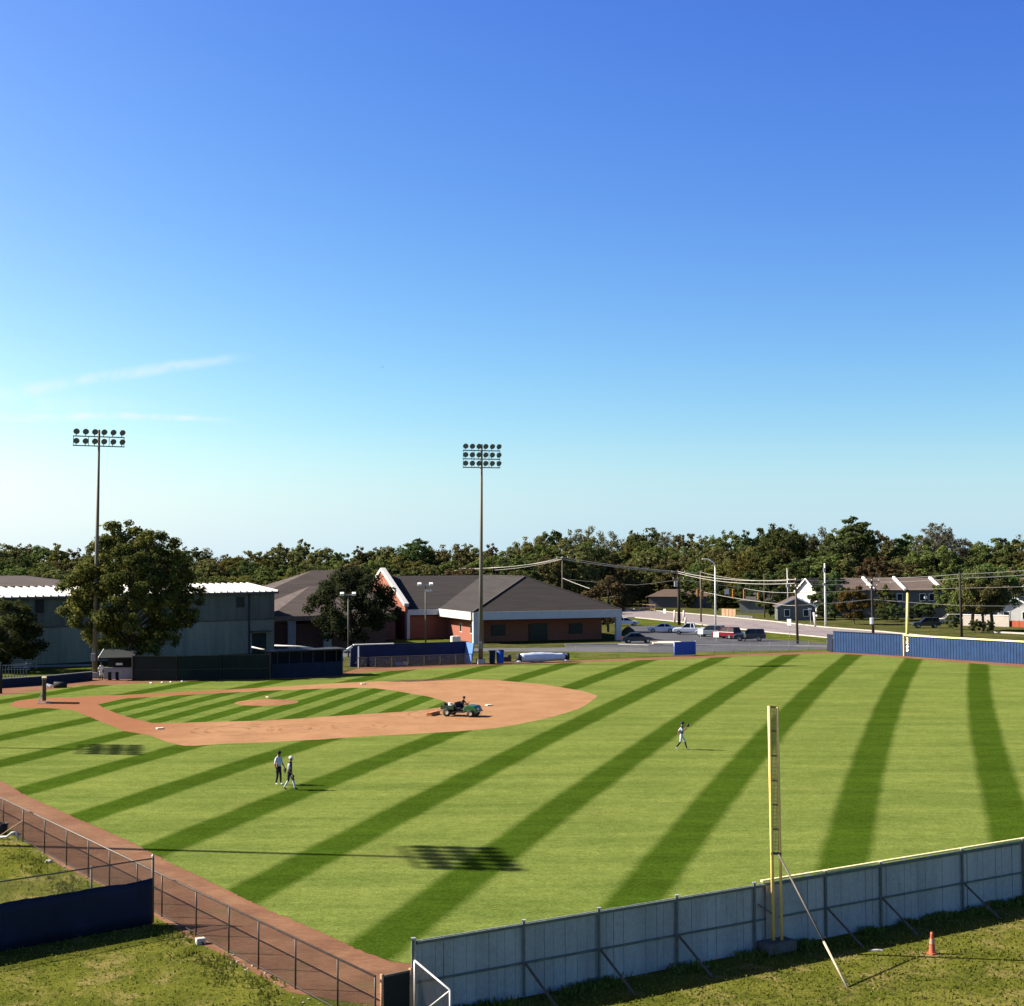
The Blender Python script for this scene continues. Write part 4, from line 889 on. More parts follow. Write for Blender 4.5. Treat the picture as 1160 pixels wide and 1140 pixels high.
mb = MB(O); qbox(mb, -.02, fl, -.10, 16, 4.35, 4.5); mb.build('belt_trim', DSTEEL, mbld)
mb = MB(O)
vs = [bp(-.35, -.5, EH), bp(fl, -.5, EH), bp(fl, 8, EH+.95), bp(-.35, 8, EH+.95), bp(-.35, 16.4, EH), bp(fl, 16.4, EH)]
mb._add(vs, [(0, 1, 2, 3), (3, 2, 5, 4)]); mb._add([bp(0, 0, EH-.02), bp(0, 8, EH+.93), bp(0, 16, EH-.02)], [(0, 1, 2)])
k = 0.0
while k < fl:
    a, b = bp(k-.3, -.5, EH+.07), bp(k-.3, 8, EH+1.02); mb.bar(a, b, .16, .22); k += .95
mb.build('roof', ROOFW, mbld)
mb = MB(O); qbox(mb, -.36, fl, -.58, -.48, EH-.3, EH-.02); mb.build('gutter', DSTEEL, mbld)
def s_of(u, Y0=185):
    best = 0
    for i in range(800):
        s = i*.07; p = bp(s, 0, 0); uu = 580+p.x/p.y*F
        if uu < u: return s
    return 50
for (u0, u1, v0, v1) in ((267.5, 277.5, 675.5, 688.5), (40, 51, 677.5, 694)):
    s0, s1 = s_of(u1), s_of(u0); Yw = bp(s0, 0, 0).y; z1, z0 = at(270, v0, Yw)[2], at(270, v1, Yw)[2]
    mb = MB(O); qbox(mb, s0, s1, -.09, -.02, z0, z1); w_ = mb.build('window', DSTEEL, mbld); mb = MB(O); qbox(mb, s0+.1, s1-.1, -.11, -.085, z0+.1, z1-.1); mb.build('pane', GLASSD, w_)
s0 = s_of(282); MB(O).bar(bp(s0, -.12, 0), bp(s0, -.12, EH-.2), .22, .16).build('downspout', pmat('dark_downspout', (.03, .03, .05), .6, .2, 3), mbld)
s0, s1 = s_of(301.5), s_of(286); mb = MB(O); qbox(mb, s0, s1, -.06, .02, 0, 2.6); mb.build('door', pmat('dark_door', (.02, .025, .022), .7, .2, 3), mbld)
mb = MB(O); qbox(mb, s0-.4, s1+.4, -.9, -.02, 2.75, 2.92); mb.build('door_canopy', DSTEEL, mbld)
# brown-roofed building further back
ROOFB = pmat('brown_shingles', (.062, .047, .040), .95, .26, .8, bump=.3, bscale=8, streak=(.25, .25, 5))
def hip_house(name, label, o, yaw, Lx, Ly, eave, ridge, rm, wm, hip=None, over=.5, cat='house'):
    r = thing(name, label, cat, o, yaw); mb = MB(); mb.box((Lx/2, Ly/2, eave/2), (Lx, Ly, eave)); mb.build('wall', wm, r)
    h = Ly/2 if hip is None else hip; e = over
    vs = [(-e, -e, eave), (Lx+e, -e, eave), (Lx+e, Ly+e, eave), (-e, Ly+e, eave), (h, Ly/2, ridge), (Lx-h, Ly/2, ridge)]
    mb = MB(); mb._add(vs, [(0, 1, 5, 4), (1, 2, 5), (2, 3, 4, 5), (3, 0, 4), (3, 2, 1, 0)]); mb.build('roof', rm, r)
    return r
WBRK = pmat('dark_brick', (.13, .06, .042), .9, .2, 3)
p = at(-55, 700, 226); hh = hip_house('brown_roofed_hall', 'brown-roofed hall behind the white metal building at far left', (p[0]-14, p[1], 0), R(4), 32, 15, 8.3, 9.9, ROOFB, WBRK, 9, cat='building')

# ================================================================== BRICK SCHOOL BUILDING
BRICK = pmat('red_brick', (.25, .086, .052), .9, .12, 4); ROOFD = pmat('slate_brown_shingles', (.026, .0215, .0185), .95, .28, .8, bump=.4, bscale=6, streak=(.25, .25, 5))
FASC = pmat('white_fascia', (.46, .455, .43), .6, .07, 1.5)
ya = math.radians(20); so = Vector((-5.74, 209.0, 0))
sch = thing('brick_school', 'red brick school building with big brown hip roofs and broad white fascias', 'building', tuple(so), ya)
def ext(mb, vs, fs): return mb._add(vs, fs)
LW, E0, E1, RZ = 23.4, 3.45, 4.6, 9.5
# main hip block (front right)
mb = MB(); mb.box((LW/2, 16.3, E0/2), (LW-2.6, 24.0, E0)); mb.box((1.75, 3.0, E0/2), (.9, 3.2, E0)); mb.build('wall', BRICK, sch)
f_ = MB().box((11.7, 4.25, 1.3), (3.0, .14, 2.5)).build('entrance_door', pmat('bronze_frame', (.022, .018, .014), .5, .2, 3), sch); MB().box((11.7, 4.16, 1.3), (2.7, .06, 2.2)).build('pane', GLASSD, f_)
for x in (5.4, 17.8):
    f_ = MB().box((x, 4.25, 1.7), (2.2, .14, 1.6)).build('window', MATS['bronze_frame'], sch); MB().box((x, 4.16, 1.7), (2.0, .06, 1.4)).build('pane', GLASSD, f_)
mb = MB(); vs = [(-.1, -.1, E1), (LW+.1, -.1, E1), (LW+.1, 34, E1), (-.1, 34, E1), (11.7, 9.9, RZ), (11.7, 31, RZ)]
ext(mb, vs, [(0, 1, 4), (1, 2, 5, 4), (2, 3, 5), (3, 0, 4, 5)]); mb.build('roof', ROOFD, sch)
# ridge and hip caps
mb = MB()
for a, b in ((0, 4), (1, 4), (4, 5)): mb.bar(Vector(vs[a])+Vector((0, 0, .05)), Vector(vs[b])+Vector((0, 0, .05)), .3, .1)
mb.build('ridge_cap', pmat('ridge_shingles', (.055, .045, .042), .95, .1, 2), sch)
mb = MB(); mb.box((LW/2, 0, (E0+E1)/2), (LW, .5, E1-E0)); mb.box((0, 8.1, (E0+E1)/2), (.5, 15.7, E1-E0)); mb.box((LW, 17, (E0+E1)/2), (.5, 33.5, E1-E0)); mb.build('fascia', FASC, sch)
mb = MB(); mb.box((LW/2, 8.0, E0+.06), (LW-.6, 15.4, .08)); mb.build('soffit', pmat('soffit', (.25, .24, .23), .8, .1, 1), sch)
for x, y in ((.45, .1), (LW-.45, .1)): MB().box((x, y, E0/2), (.85, .6, E0)).build('column', FASC, sch)
for y, w in ((4.5, 1.0), (9.5, 1.0)):
    w_ = MB().box((1.29, y, 1.9), (.06, w, 1.3)).build('window', WHITED, sch); MB().box((1.25, y, 1.9), (.05, w-.25, 1.05)).build('pane', GLASSD, w_)
# long wing with the parapet gable
mb = MB(); mb.box((-1.9, 29.5, E0/2), (6.4, 25.2, E0)); mb.build('wing_wall', BRICK, sch)
mb = MB(); ext(mb, [(-5.2, 16.2, E1), (12, 16.2, E1), (12, 30, RZ+.02), (-5.2, 30, RZ+.02), (12, 44, E1), (-5.2, 44, E1)], [(0, 1, 2, 3), (3, 2, 4, 5)]); mb.build('wing_roof', ROOFD, sch)
mb = MB(); mb.box((-2.7, 16.1, 4.1), (5.0, .4, .85)); mb.build('wing_fascia', FASC, sch)
prof = [(16.0, 0), (44, 0), (44, 4.7), (30, 10.5), (16.0, 5.1)]
Mx = Matrix(((0, 1, 0), (1, 0, 0), (0, 0, 1)))
mb = MB(); mb.prism(prof, -5.6, -5.2, 0, M=Mx); mb.build('gable_wall', BRICK, sch)
mb = MB(); mb.bar((-5.4, 15.9, 5.25), (-5.4, 30.0, 10.65), .75, .5); mb.bar((-5.4, 44.1, 4.9), (-5.4, 30.0, 10.65), .75, .5); mb.build('gable_coping', FASC, sch)
MB().box((-5.15, 15.95, 2.0), (.45, .5, 4.0)).build('column', FASC, sch)
# left wings behind the round tree
mb = MB(); mb.box((-21, 8.5, E0/2), (16, 17, E0)); mb.build('left_wing_wall', WBRK, sch)
mb = MB(); vs = [(-29.6, -1.2, 4.55), (-12, -1.2, 4.55), (-12, 19, 4.55), (-29.6, 19, 4.55), (-22.0, 9, 8.4), (-19, 9, 8.4)]
ext(mb, vs, [(0, 1, 5, 4), (1, 2, 5), (2, 3, 4, 5), (3, 0, 4), (3, 2, 1, 0)]); mb.build('left_wing_roof', ROOFB, sch)
mb = MB(); vs = [(-34, 15.5, 4.6), (-6, 15.5, 4.6), (-6, 40, 4.6), (-34, 40, 4.6), (-17.5, 27, 10.6), (-13.0, 27, 10.6)]
ext(mb, vs, [(0, 1, 5, 4), (1, 2, 5), (2, 3, 4, 5), (3, 0, 4)]); mb.build('rear_wing_roof', ROOFB, sch)
mb = MB(); mb.box((-20, 28, 2.28), (26, 23, 4.56)); mb.build('rear_wing_wall', WBRK, sch)
for x in (-26.5, -21.5): MB().box((x, -.7, 2.0), (1.1, .7, 4.0)).build('portico_column', pmat('stucco_%d' % int(-x), (.36, .34, .31), .8, .1, 2), sch)
mb = MB(); mb.box((-20.8, -1.15, 4.25), (17.6, .3, .65)); mb.build('left_fascia', pmat('tan_fascia', (.26, .17, .12), .8, .1, 2), sch)
# air-conditioning cabinet by the sunlit brick side
p = at(516, 727, 211.5); o = MB((p[0], p[1], 0)).box((p[0], p[1], .5), (1.3, .9, 1.0), .35).box((p[0], p[1], 1.03), (1.0, .7, .06), .35).build('air_conditioner', WHITED, bevel=.03); tag(o, 'pale air-conditioning cabinet against the sunlit brick side wall', 'air conditioner')
lump('shrub', (LW*.94+so.x+1.0, 217.5, .4), (2.6, 2.0, 2.6), pmat('hedge_leaf', (.016, .028, .010), .9, .4, 4), 'clipped dark shrub at the right corner of the brick school', 'shrub', 61)

# ================================================================== POLES, LAMPS, WIRES
def lamp_twin(base, top, label):
    b, t_ = Vector(base), Vector(top); r = thing('lamp_post', label, 'lamp post', tuple(b)); O = tuple(b)
    MB(O).tube([b, t_], [.11, .07], 8).build('pole', POLEM, r, smooth=True)
    MB(O).bar(t_+Vector((-.8, 0, 0)), t_+Vector((.8, 0, 0)), .08, .08).build('crossarm', STEEL, r)
    for s in (-.75, .75): MB(O).box(tuple(t_+Vector((s, -.2, .12))), (.5, .6, .3), .1, 0, .4).build('lamp_head', WHITED, r, bevel=.04)
    return r
lamp_twin((gx(394.5, 183), 183, 0), at(394.5, 674, 183), 'slim lamp post with two small heads before the round dark tree')
b = Vector((gx(482, 188), 188, 0)); r = lamp_twin(tuple(b), at(482, 663, 188), 'thin lamp post with stacked white heads left of the sunlit brick wall')
q = Vector(at(482, 669.5, 188)); MB(tuple(b)).box(tuple(q+Vector((.4, 0, 0))), (.9, .25, .25)).build('lamp_head', WHITED, r)
def upole(u, vtop, Y, label, r0=.19, mat=WOODG, arms=(), vbase=None, extra=None, lean=0):
    b = Vector((gx(u+lean, Y), Y, 0)); t_ = Vector(at(u, vtop, Y)); r = thing('utility_pole', label, 'utility pole', tuple(b)); O = tuple(b)
    MB(O).tube([b, t_], [r0, r0*.7], 10).build('pole', mat, r, smooth=True)
    for dz, w in arms:
        c = t_+Vector((0, -.15, -dz)); MB(O).bar(c-Vector((w/2, -.3*w/2, 0)), c+Vector((w/2, -.3*w/2, 0)), .12, .12).build('crossarm', WOODG, r)
        for s in (-.45, 0, .45):
            q = c+Vector((s*w, -.3*s*w, .06)); MB(O).lathe(tuple(q), [(.05, 0), (.08, .1), (.05, .2), (.001, .24)], 8).build('insulator', WHITED, r)
    if extra:
        for nm, c, s, m in extra: MB(O).box(tuple(t_+Vector(c)), s).build(nm, m, r, bevel=.03)
    return r
upole(637, 630.5, 262, 'utility pole behind the brick school roof at the crest of the wires', arms=((.3, 2.2),))
upole(768.3, 645.5, 263, 'stout dark utility pole with a transformer behind the white parked car', .3, pmat('dark_pole', (.035, .028, .022), .9, .3, 6), arms=((.5, 2.4), (1.7, 2.0)), extra=(('transformer', (-.45, -.1, -2.6), (.6, .6, .95), STEEL),), lean=.4)
upole(793.5, 647, 275, 'grey signal pole right of the transformer pole', .17, POLEM)
upole(901, 654.5, 206, 'brown utility pole standing on the grass left of the blue wall', .2, arms=((.4, 2.0), (1.3, 1.4)), lean=1.4)
upole(987.2, 654, 224, 'dark utility pole with a white notice behind the blue wall', .22, MATS['dark_pole'], arms=((.6, 2.2), (1.4, 1.6)), extra=(('notice', (-.12, -.30, -6.75), (.42, .66, .95), WHITE),), lean=.8)
upole(1087, 648, 219, 'dark utility pole in front of the right-hand tree trunks', .2, MATS['dark_pole'], lean=1)
upole(865.5, 651, 292, 'thin far utility pole behind the hanging signals', .13)
b = Vector(g(810.6, 711)); Yb = b.y
sl = thing('street_lamp', 'white curved-arm street lamp behind the parked cars', 'street lamp', tuple(b)); O = tuple(b)
MB(O).tube([b, at(810, 640, Yb)], [.17, .11], 10).build('pole', WHITE, sl, smooth=True)
MB(O).tube([at(810, 641, Yb), at(809, 638, Yb), at(804.5, 634.8, Yb), at(800, 633.8, Yb)], .085, 8).build('arm', WHITE, sl, smooth=True)
MB(O).box(at(798.4, 633.6, Yb), (.95, .4, .2)).build('lamp_head', WHITED, sl, bevel=.06)
b = Vector(g(935.4, 710.5)); Yb = b.y
sl = thing('white_mast', 'slim white pole with a small fitting before the orange-brown bush', 'pole', tuple(b)); O = tuple(b)
MB(O).tube([b, at(934.2, 638.5, Yb)], [.2, .12], 10).build('pole', WHITE, sl, smooth=True); MB(O).box(at(933.6, 646, Yb-.2), (.3, .3, .8)).build('fitting', STEEL, sl); MB(O).box(at(933.8, 662, Yb-.2), (.45, .3, .5)).build('fitting', STEEL, sl)
b = Vector((gx(892.5, 290), 290, 0)); sl = thing('street_lamp', 'thin grey street lamp before the dark trees left of the white gable', 'street lamp', tuple(b)); O = tuple(b)
MB(O).tube([b, at(891.7, 644, 290)], [.14, .1], 8).build('pole', STEEL, sl, smooth=True); MB(O).box(at(892, 663, 289.7), (.5, .4, .9)).build('lamp_head', STEEL, sl, bevel=.05)
b = Vector((gx(922.8, 255), 255, 0)); o = MB(tuple(b)).tube([b, at(922, 694, 255)], .2, 8).build('bollard', WHITED, smooth=True); tag(o, 'short pale post on the street corner below the white gable', 'post')
b = Vector((gx(917.5, 262), 262, 0)); sg = thing('street_sign', 'small white blade sign on a thin post by the grey shed', 'sign', tuple(b)); O = tuple(b)
MB(O).tube([b, at(917.5, 689, 262)], .05, 6).build('post', STEEL, sg); MB(O).box(at(917.5, 690, 262), (.65, .04, .3)).build('plate', WHITE, sg)
def sign(u, v0, v1, vb, w, label, Yy=None, name='traffic_sign'):
    b = Vector(g(u, vb)) if Yy is None else Vector((gx(u, Yy), Yy, 0)); Y = b.y; z0, z1 = at(u, v1, Y)[2], at(u, v0, Y)[2]; r = thing(name, label, 'sign', tuple(b)); O = tuple(b)
    MB(O).tube([b, b+Vector((0, 0, z1))], .045, 6).build('post', STEEL, r); MB(O).box((b.x-.05, b.y-.07, (z0+z1)/2), (w*1.25, .04, z1-z0), -.72).build('plate', WHITE, r)
sign(894.4, 701.5, 708.5, 722, .55, 'small white sign on a thin post at the kerb left of the brown pole')
sign(793.8, 712.7, 718.5, 723.5, .75, 'square white sign before the silver parked cars'); sign(811.5, 716, 722, 727, .72, 'square white sign before the red parked car')
sign(752.6, 690, 695.5, 699, .5, 'small white sign beside the far street, left of the transformer pole', 318)
for u, v0, vb, l in ((764.2, 692, 706, 'left of the two pale marker posts flanking the transformer pole'), (774.6, 692, 703, 'right of the two pale marker posts flanking the transformer pole'), (776.5, 700, 708, 'low pale stub post at the foot of the transformer pole')):
    b = Vector(g(u, vb)); o = MB(tuple(b)).tube([b, at(u, v0, b.y)], [.2, .17], 8).lathe(at(u, v0, b.y), [(.17, 0), (.12, .1), (.001, .14)], 8).build('marker_post', pmat('pinkish_post', (.62, .48, .42), .7, .12, 4) if 'pinkish_post' not in MATS else MATS['pinkish_post'], smooth=True); tag(o, l, 'post', 'marker posts by the transformer pole')
SIGY = pmat('signal_amber_paint', (.40, .17, .04), .5, .15, 6)
def signal(u, v0, v1, Y, label, hang=None):
    t0, t1 = Vector(at(u, v0, Y)), Vector(at(u, v1, Y)); r = thing('traffic_signal', label, 'traffic signal', tuple(t0), 0, 'traffic signals at the crossroads'); O = tuple(t0); h = t0.z-t1.z
    MB(O).box((t0.x, t0.y, (t0.z+t1.z)/2), (.42, .4, h)).build('housing', SIGY, r, bevel=.04)
    for k in range(3):
        z = t0.z-h*(k+.5)/3; MB(O).lathe((t0.x, t0.y-.2, z), [(.001, 0), (.13, 0), (.14, .2), (.12, .2)], 10, M=Matrix.Rotation(R(90), 3, 'X')).build('lens_hood', BLACK, r, smooth=True)
    MB(O).tube([t0, at(u, hang, Y)], .03, 6).build('hanger', DSTEEL, r)
signal(790.6, 667.5, 676, 273, 'left of the paired amber signals beside the grey signal pole', 660.5); signal(795.6, 668.5, 678.5, 273, 'right of the paired amber signals beside the grey signal pole', 660.6)
signal(830.8, 668, 676.5, 281, 'amber signal hanging right of the white plate on the span wire', 665.2); signal(843.2, 667.5, 678.5, 283, 'middle amber signal hanging on the span wire over the crossroads', 666.8); signal(859.5, 671.5, 679, 286, 'amber signal hanging at the right of the span wire', 668.8)
sgp = at(823.4, 668, 280); o = MB(sgp).box((sgp[0], sgp[1], sgp[2]-.45), (.85, .05, .95)).bar(sgp, at(823.4, 664.4, 280), .03, .03).build('hanging_sign', pmat('grey_sign_plate', (.45, .46, .45), .6, .1, 3)); tag(o, 'grey plate hanging on the span wire left of the signals', 'sign')
WIRE = pmat('bright_wire', (.40, .37, .32), .45, .1, 1, metal=.3)
def wire(label, px, r=.028, sag=1):
    pts = [Vector(at(*p)) for p in px]; out = []
    for a, b in zip(pts, pts[1:]):
        n = 14; sg_ = (b-a).length*.012*sag
        for k in range(n): f_ = k/n; out.append(a.lerp(b, f_)-Vector((0, 0, sg_*4*f_*(1-f_))))
    out.append(pts[-1]); o = MB(tuple(out[0])).tube(out, r, 4).build('power_line', WIRE); tag(o, label, 'power line', 'overhead lines along the far street'); return o
wire('uppermost overhead wire, climbing to the pole behind the brick school roof', [(430, 645, 330), (560, 643, 292), (637, 631.5, 262), (768, 647.5, 263), (901, 656.5, 206), (987, 655, 224), (1087, 650.5, 219), (1210, 641, 214)], .05, 1.1)
wire('second overhead wire, just under the uppermost', [(520, 644, 300), (637, 633.5, 262), (768, 649.5, 263), (901, 661, 206), (987, 659.5, 224), (1087, 655, 219), (1210, 646.5, 214)], .05, 1.1)
wire('overhead wire starting at the grey signal pole, third from the top', [(560, 646, 293), (637, 634, 262), (768, 648.5, 263), (793, 648, 275), (901, 657.5, 206)], .04, .8)
wire('span wire carrying the amber signals', [(768, 656, 263), (793.5, 659.5, 275), (843, 666.5, 283), (901, 671.5, 206.5), (987, 668, 224), (1087, 666.5, 219), (1210, 663, 214)], .04, .3)
wire('lowest overhead wire, crossing before the townhouses', [(793.5, 670, 275), (880, 684, 230), (901, 686, 206.5), (987, 679, 224.5), (1087, 686, 219), (1210, 686.5, 214)], .04, .4)
wire('short wire between the transformer pole and the reddish tree', [(640, 656, 262), (720, 663, 262), (768, 657, 263)], .03, .6)
wire('slanting wire dropping behind the brick school roof from its pole', [(637, 655, 262), (668, 667, 250)], .05, .3)

# ================================================================== CARS
CARG = pmat('car_glass', (.008, .010, .012), .2, .2, 2, spec=.3); TYRE = BLACK; RIM = pmat('wheel_rim', (.35, .35, .36), .35, .1, 5, metal=.7)
def paint(n, c): return pmat(n, c, .28, .06, 1.5, spec=.6)
def car(label, loc, rz, col, kind='sedan', name='parked_car', cat='car'):
    r = thing(name, label, cat, loc, rz, 'cars parked beyond the far fence')
    P = dict(sedan=([(-2.3, .35), (-2.35, .75), (-2.1, .95), (-1.3, .98), (.95, .95), (1.95, .82), (2.28, .62), (2.25, .32)], [(-1.75, .95), (-1.05, 1.42), (.15, 1.44), (1.05, .93)]),
             suv=([(-2.3, .4), (-2.38, .8), (-2.3, 1.08), (1.05, 1.06), (2.05, .98), (2.35, .75), (2.3, .38)], [(-2.28, 1.05), (-2.05, 1.70), (.2, 1.74), (1.05, 1.04)]),
             truck=([(-2.7, .5), (-2.75, 1.05), (-.95, 1.08), (1.1, 1.08), (2.4, 1.02), (2.6, .8), (2.55, .45)], [(-.95, 1.05), (-.75, 1.76), (.45, 1.78), (1.2, 1.06)]))[kind]
    MB().prism(P[0], -.88, .88).build('body', col, r, bevel=.07)
    gq = P[1]; n = len(gq); w0, w1 = .82, .62; mb = MB()
    vs = [(x, -(w0 if z < 1.2 else w1), z) for x, z in gq]+[(x, (w0 if z < 1.2 else w1), z) for x, z in gq]
    mb._add(vs, [tuple(range(n)), tuple(range(2*n-1, n-1, -1))]+[(i, i+n, (i+1) % n+n, (i+1) % n) for i in range(n)]); mb.build('glasshouse', CARG, r)
    xs = [x for x, z in gq if z > 1.2]; zt = max(z for x, z in gq)
    mb = MB(); mb.box(((xs[0]+xs[-1])/2, 0, zt+.015), (xs[-1]-xs[0]+.1, 1.3, .06))
    for sy in (-1, 1):
        mb.bar((gq[0][0]+.03, sy*w0, gq[0][1]+.02), (gq[1][0]+.03, sy*w1, gq[1][1]), .09, .09); mb.bar((gq[-1][0]-.03, sy*w0, gq[-1][1]+.02), (gq[-2][0]-.03, sy*w1, gq[-2][1]), .09, .09); mb.bar(((xs[0]+xs[-1])/2-.1, sy*w0, 1.0), ((xs[0]+xs[-1])/2-.1, sy*w1, zt), .1, .06)
    mb.build('roof', col, r)
    Mw = Matrix.Rotation(R(90), 3, 'X'); wx = 1.4 if kind != 'truck' else 1.65
    for sx in (-wx, wx):
        for sy in (-.82, .82):
            w_ = MB().lathe((sx, sy, .34), [(.2, -.11), (.33, -.11), (.35, -.05), (.35, .05), (.33, .11), (.2, .11)], 16, M=Mw).build('wheel', TYRE, r, smooth=True)
            MB().lathe((sx, sy, .34), [(.001, -.1), (.21, -.1), (.21, .1), (.001, .1)], 12, M=Mw).build('rim', RIM, w_)
    fx = max(x for x, z in P[0]); bx = min(x for x, z in P[0])
    for sy in (-.62, .62):
        MB().box((fx-.06, sy, .70), (.14, .4, .14)).build('headlight', LENSM, r, bevel=.02); MB().box((bx+.06, sy, .82), (.1, .35, .18)).build('taillight', pmat('tail_red', (.30, .01, .01), .3, .1, 5) if 'tail_red' not in MATS else MATS['tail_red'], r)
    return r
PW = paint('white_car_paint', (.70, .72, .75)); PS = paint('silver_car_paint', (.40, .43, .47)); PR = paint('red_car_paint', (.13, .006, .014)); PD = paint('dark_car_paint', (.018, .022, .026)); PG = paint('slate_car_paint', (.10, .13, .15))
car('white sedan half hidden by the corner of the brick school', g(709, 709), R(8), PW)
car('white sedan parked alone right of the brick school', g(749.5, 716.5), R(172), PW)
car('white pickup truck parked right of the white sedan', g(781, 718.8), R(168), PW, 'truck', 'parked_truck', 'truck')
car('silver hatchback parked behind the left square white sign', g(805, 721.5), R(150), PG, 'suv')
car('dark red car parked behind the right square white sign', g(823, 723.5), R(128), PR, 'suv')
car('black sport utility vehicle parked rightmost in the row', g(849, 726.3), R(172), PD, 'suv')
b = g(760, 729.3); 
car('low dark car on the near side of the parking island', g(722, 728.6), R(5), PD)
q5 = g(843.5, 727.5)
person('person', 'person in a teal top standing beside the black parked vehicle', (q5[0], q5[1]-.6, 0), R(200), stand(.05, .12), dict(shirt=pmat('teal_cloth', (.06, .13, .13), .85, .2, 20), sleeve=MATS['teal_cloth'], forearm=SKINM, skin=SKINM, hair=DKCL, pants=DKCL, shin=DKCL, shoe=DKCL))
car('dark car parked on the grass before the townhouses', g(1049, 711.5), R(176), PD, 'suv')
car('pale van parked right of the dark car by the townhouses', (gx(1074, 262), 262, 0), R(178), pmat('cream_car_paint', (.66, .58, .46), .35, .06, 2), 'suv', 'parked_van', 'van')

# ================================================================== HOUSES AND FENCES BEYOND THE STREET
TIMB = pmat('warm_timber', (.34, .22, .13), .9, .2, 2, streak=(2, 2, .3))
def gable_house(name, label, loc, rz, Lx, Ly, eave, ridge, wm, rm, cat='house', win=0, trim=WHITE):
    r = thing(name, label, cat, loc, rz); MB().box((Lx/2, Ly/2, eave/2), (Lx, Ly, eave)).build('wall', wm, r)
    mb = MB(); e = .4
    mb.prism([(0, eave), (Lx, eave), (Lx/2, ridge)], 0.0, Ly); mb.build('gable', wm, r)
    k = (ridge-eave)/(Lx/2); mb = MB()
    for sx in (0, 1):
        a = (-e, eave-e*k) if not sx else (Lx+e, eave-e*k)
        vs = [(a[0], -e, a[1]+.06), (Lx/2, -e, ridge+.06), (Lx/2, Ly+e, ridge+.06), (a[0], Ly+e, a[1]+.06)]; vs += [(x, y, z+.18) for x, y, z in vs]
        mb._add(vs, [(0, 1, 2, 3), (4, 5, 6, 7), (0, 1, 5, 4), (1, 2, 6, 5), (2, 3, 7, 6), (3, 0, 4, 7)])
    mb.build('roof', rm, r)
    mb = MB()
    for a, b in (((-e, -e-.05, eave-e*k+.1), (Lx/2, -e-.05, ridge+.1)), ((Lx+e, -e-.05, eave-e*k+.1), (Lx/2, -e-.05, ridge+.1))): mb.bar(a, b, .12, .28)
    mb.build('rake_board', trim, r)
    for k in range(win):
        w_ = MB().box((Lx*(k+.5)/win, -.03, eave*.55), (1.1, .08, 1.4)).build('window', trim, r); MB().box((Lx*(k+.5)/win, -.06, eave*.55), (.9, .06, 1.2)).build('pane', GLASSD, w_)
    return r
GSID = pmat('grey_siding', (.105, .115, .105), .8, .1, 1); BROOF = pmat('house_brown_roof', (.085, .056, .042), .9, .15, 1.2)
b = at(905.5, 704, 302); gable_house('white_house', 'bright white gabled house between the brown pole and the white mast', (b[0]-.4, 302, 0), R(-56), 5.6, 9, 5.2, 7.6, pmat('bright_white_siding', (.66, .64, .60), .7, .05, 1), BROOF, win=2)
b = at(881, 704, 280); gable_house('grey_shed', 'low grey-blue shed with a brown roof in front of the white gable', (b[0], 280, 0), R(-6), 7.2, 7, 2.6, 4.3, GSID, BROOF, 'shed', 2)
b = at(735, 700, 352); hip_house('low_house', 'low dark-roofed house beyond the street behind the transformer pole', (b[0], 352, 0), R(-14), 16, 9, 2.7, 4.4, BROOF, pmat('dim_siding', (.13, .12, .11), .9, .15, 2), 3)
b = at(838, 703, 318); hip_house('dark_bungalow', 'dark bungalow under the trees behind the hanging signals', (b[0], 318, 0), R(-20), 12, 9, 2.6, 4.6, pmat('dark_roof', (.05, .045, .042), .9, .15, 1), GSID, 3)
def board_fence(name, label, px, vt, mat, Y, step=None, posts=None):
    a, b = Vector((gx(px[0], Y[0]), Y[0], 0)), Vector((gx(px[1], Y[1]), Y[1], 0)); h = at(px[0], vt, Y[0])[2]; r = thing(name, label, 'fence', tuple(a)); O = tuple(a); n = int((b-a).length/.2); mb = MB(O); rd = random.Random(int(px[0]))
    if not posts:
        for k in range(n):
            q, w = a+(b-a)*(k+.06)/n, a+(b-a)*(k+.94)/n; hh_ = h+rd.uniform(-.05, .05); mb.bar(q+Vector((0, 0, hh_/2)), w+Vector((0, 0, hh_/2)), .03, hh_)
        mb.build('boards', mat, r)
    for k in range((posts or 4)+1):
        q = a+(b-a)*k/(posts or 4); MB(O).bar(q+Vector((0, .06, 0)), q+Vector((0, .06, h+.05)), .16, .16).build('post', mat, r)
    mb = MB(O)
    for z in (.25, .85): mb.bar(a+Vector((0, .05, h*z)), b+Vector((0, .05, h*z)), .07, .1)
    mb.build('rail', mat, r); return r
board_fence('post_fence', 'row of tall timber posts at the far end of the street', (723, 742), 683.5, TIMB, (336, 330), posts=4)
board_fence('board_fence', 'tan board fence beyond the street right of the white street lamp', (817, 833), 689.5, TIMB, (300, 296))
board_fence('rail_fence', 'low grey rail fence beyond the street before the dark bungalow', (833, 852), 697, GREY, (296, 291), posts=5)
board_fence('red_fence', 'rusty red board fence at the right edge above the blue wall', (1141.5, 1190), 703, pmat('rusty_red_boards', (.27, .062, .026), .85, .2, 2, streak=(2, 2, .3)), (251, 243))
a, b = Vector((gx(1090, 256), 256, 0)), Vector((gx(1142, 250.5), 250.5, 0)); wq = thing('pale_wall', 'pale cream wall behind the right-hand tree trunks', 'wall', tuple(a)); O = tuple(a)
CREAM = pmat('cream_render', (.42, .37, .32), .8, .1, 1); MB(O).bar(a+Vector((0, 0, .95)), b+Vector((0, 0, .95)), .2, 1.9).build('panel', CREAM, wq); MB(O).bar(a+Vector((0, 0, 1.95)), b+Vector((0, 0, 1.95)), .32, .1).build('coping', WHITE, wq)
mb = MB(); o_ = [Vector(g(u, v)) for u, v in ((1126, 717), (1160, 718.6), (1200, 721))]
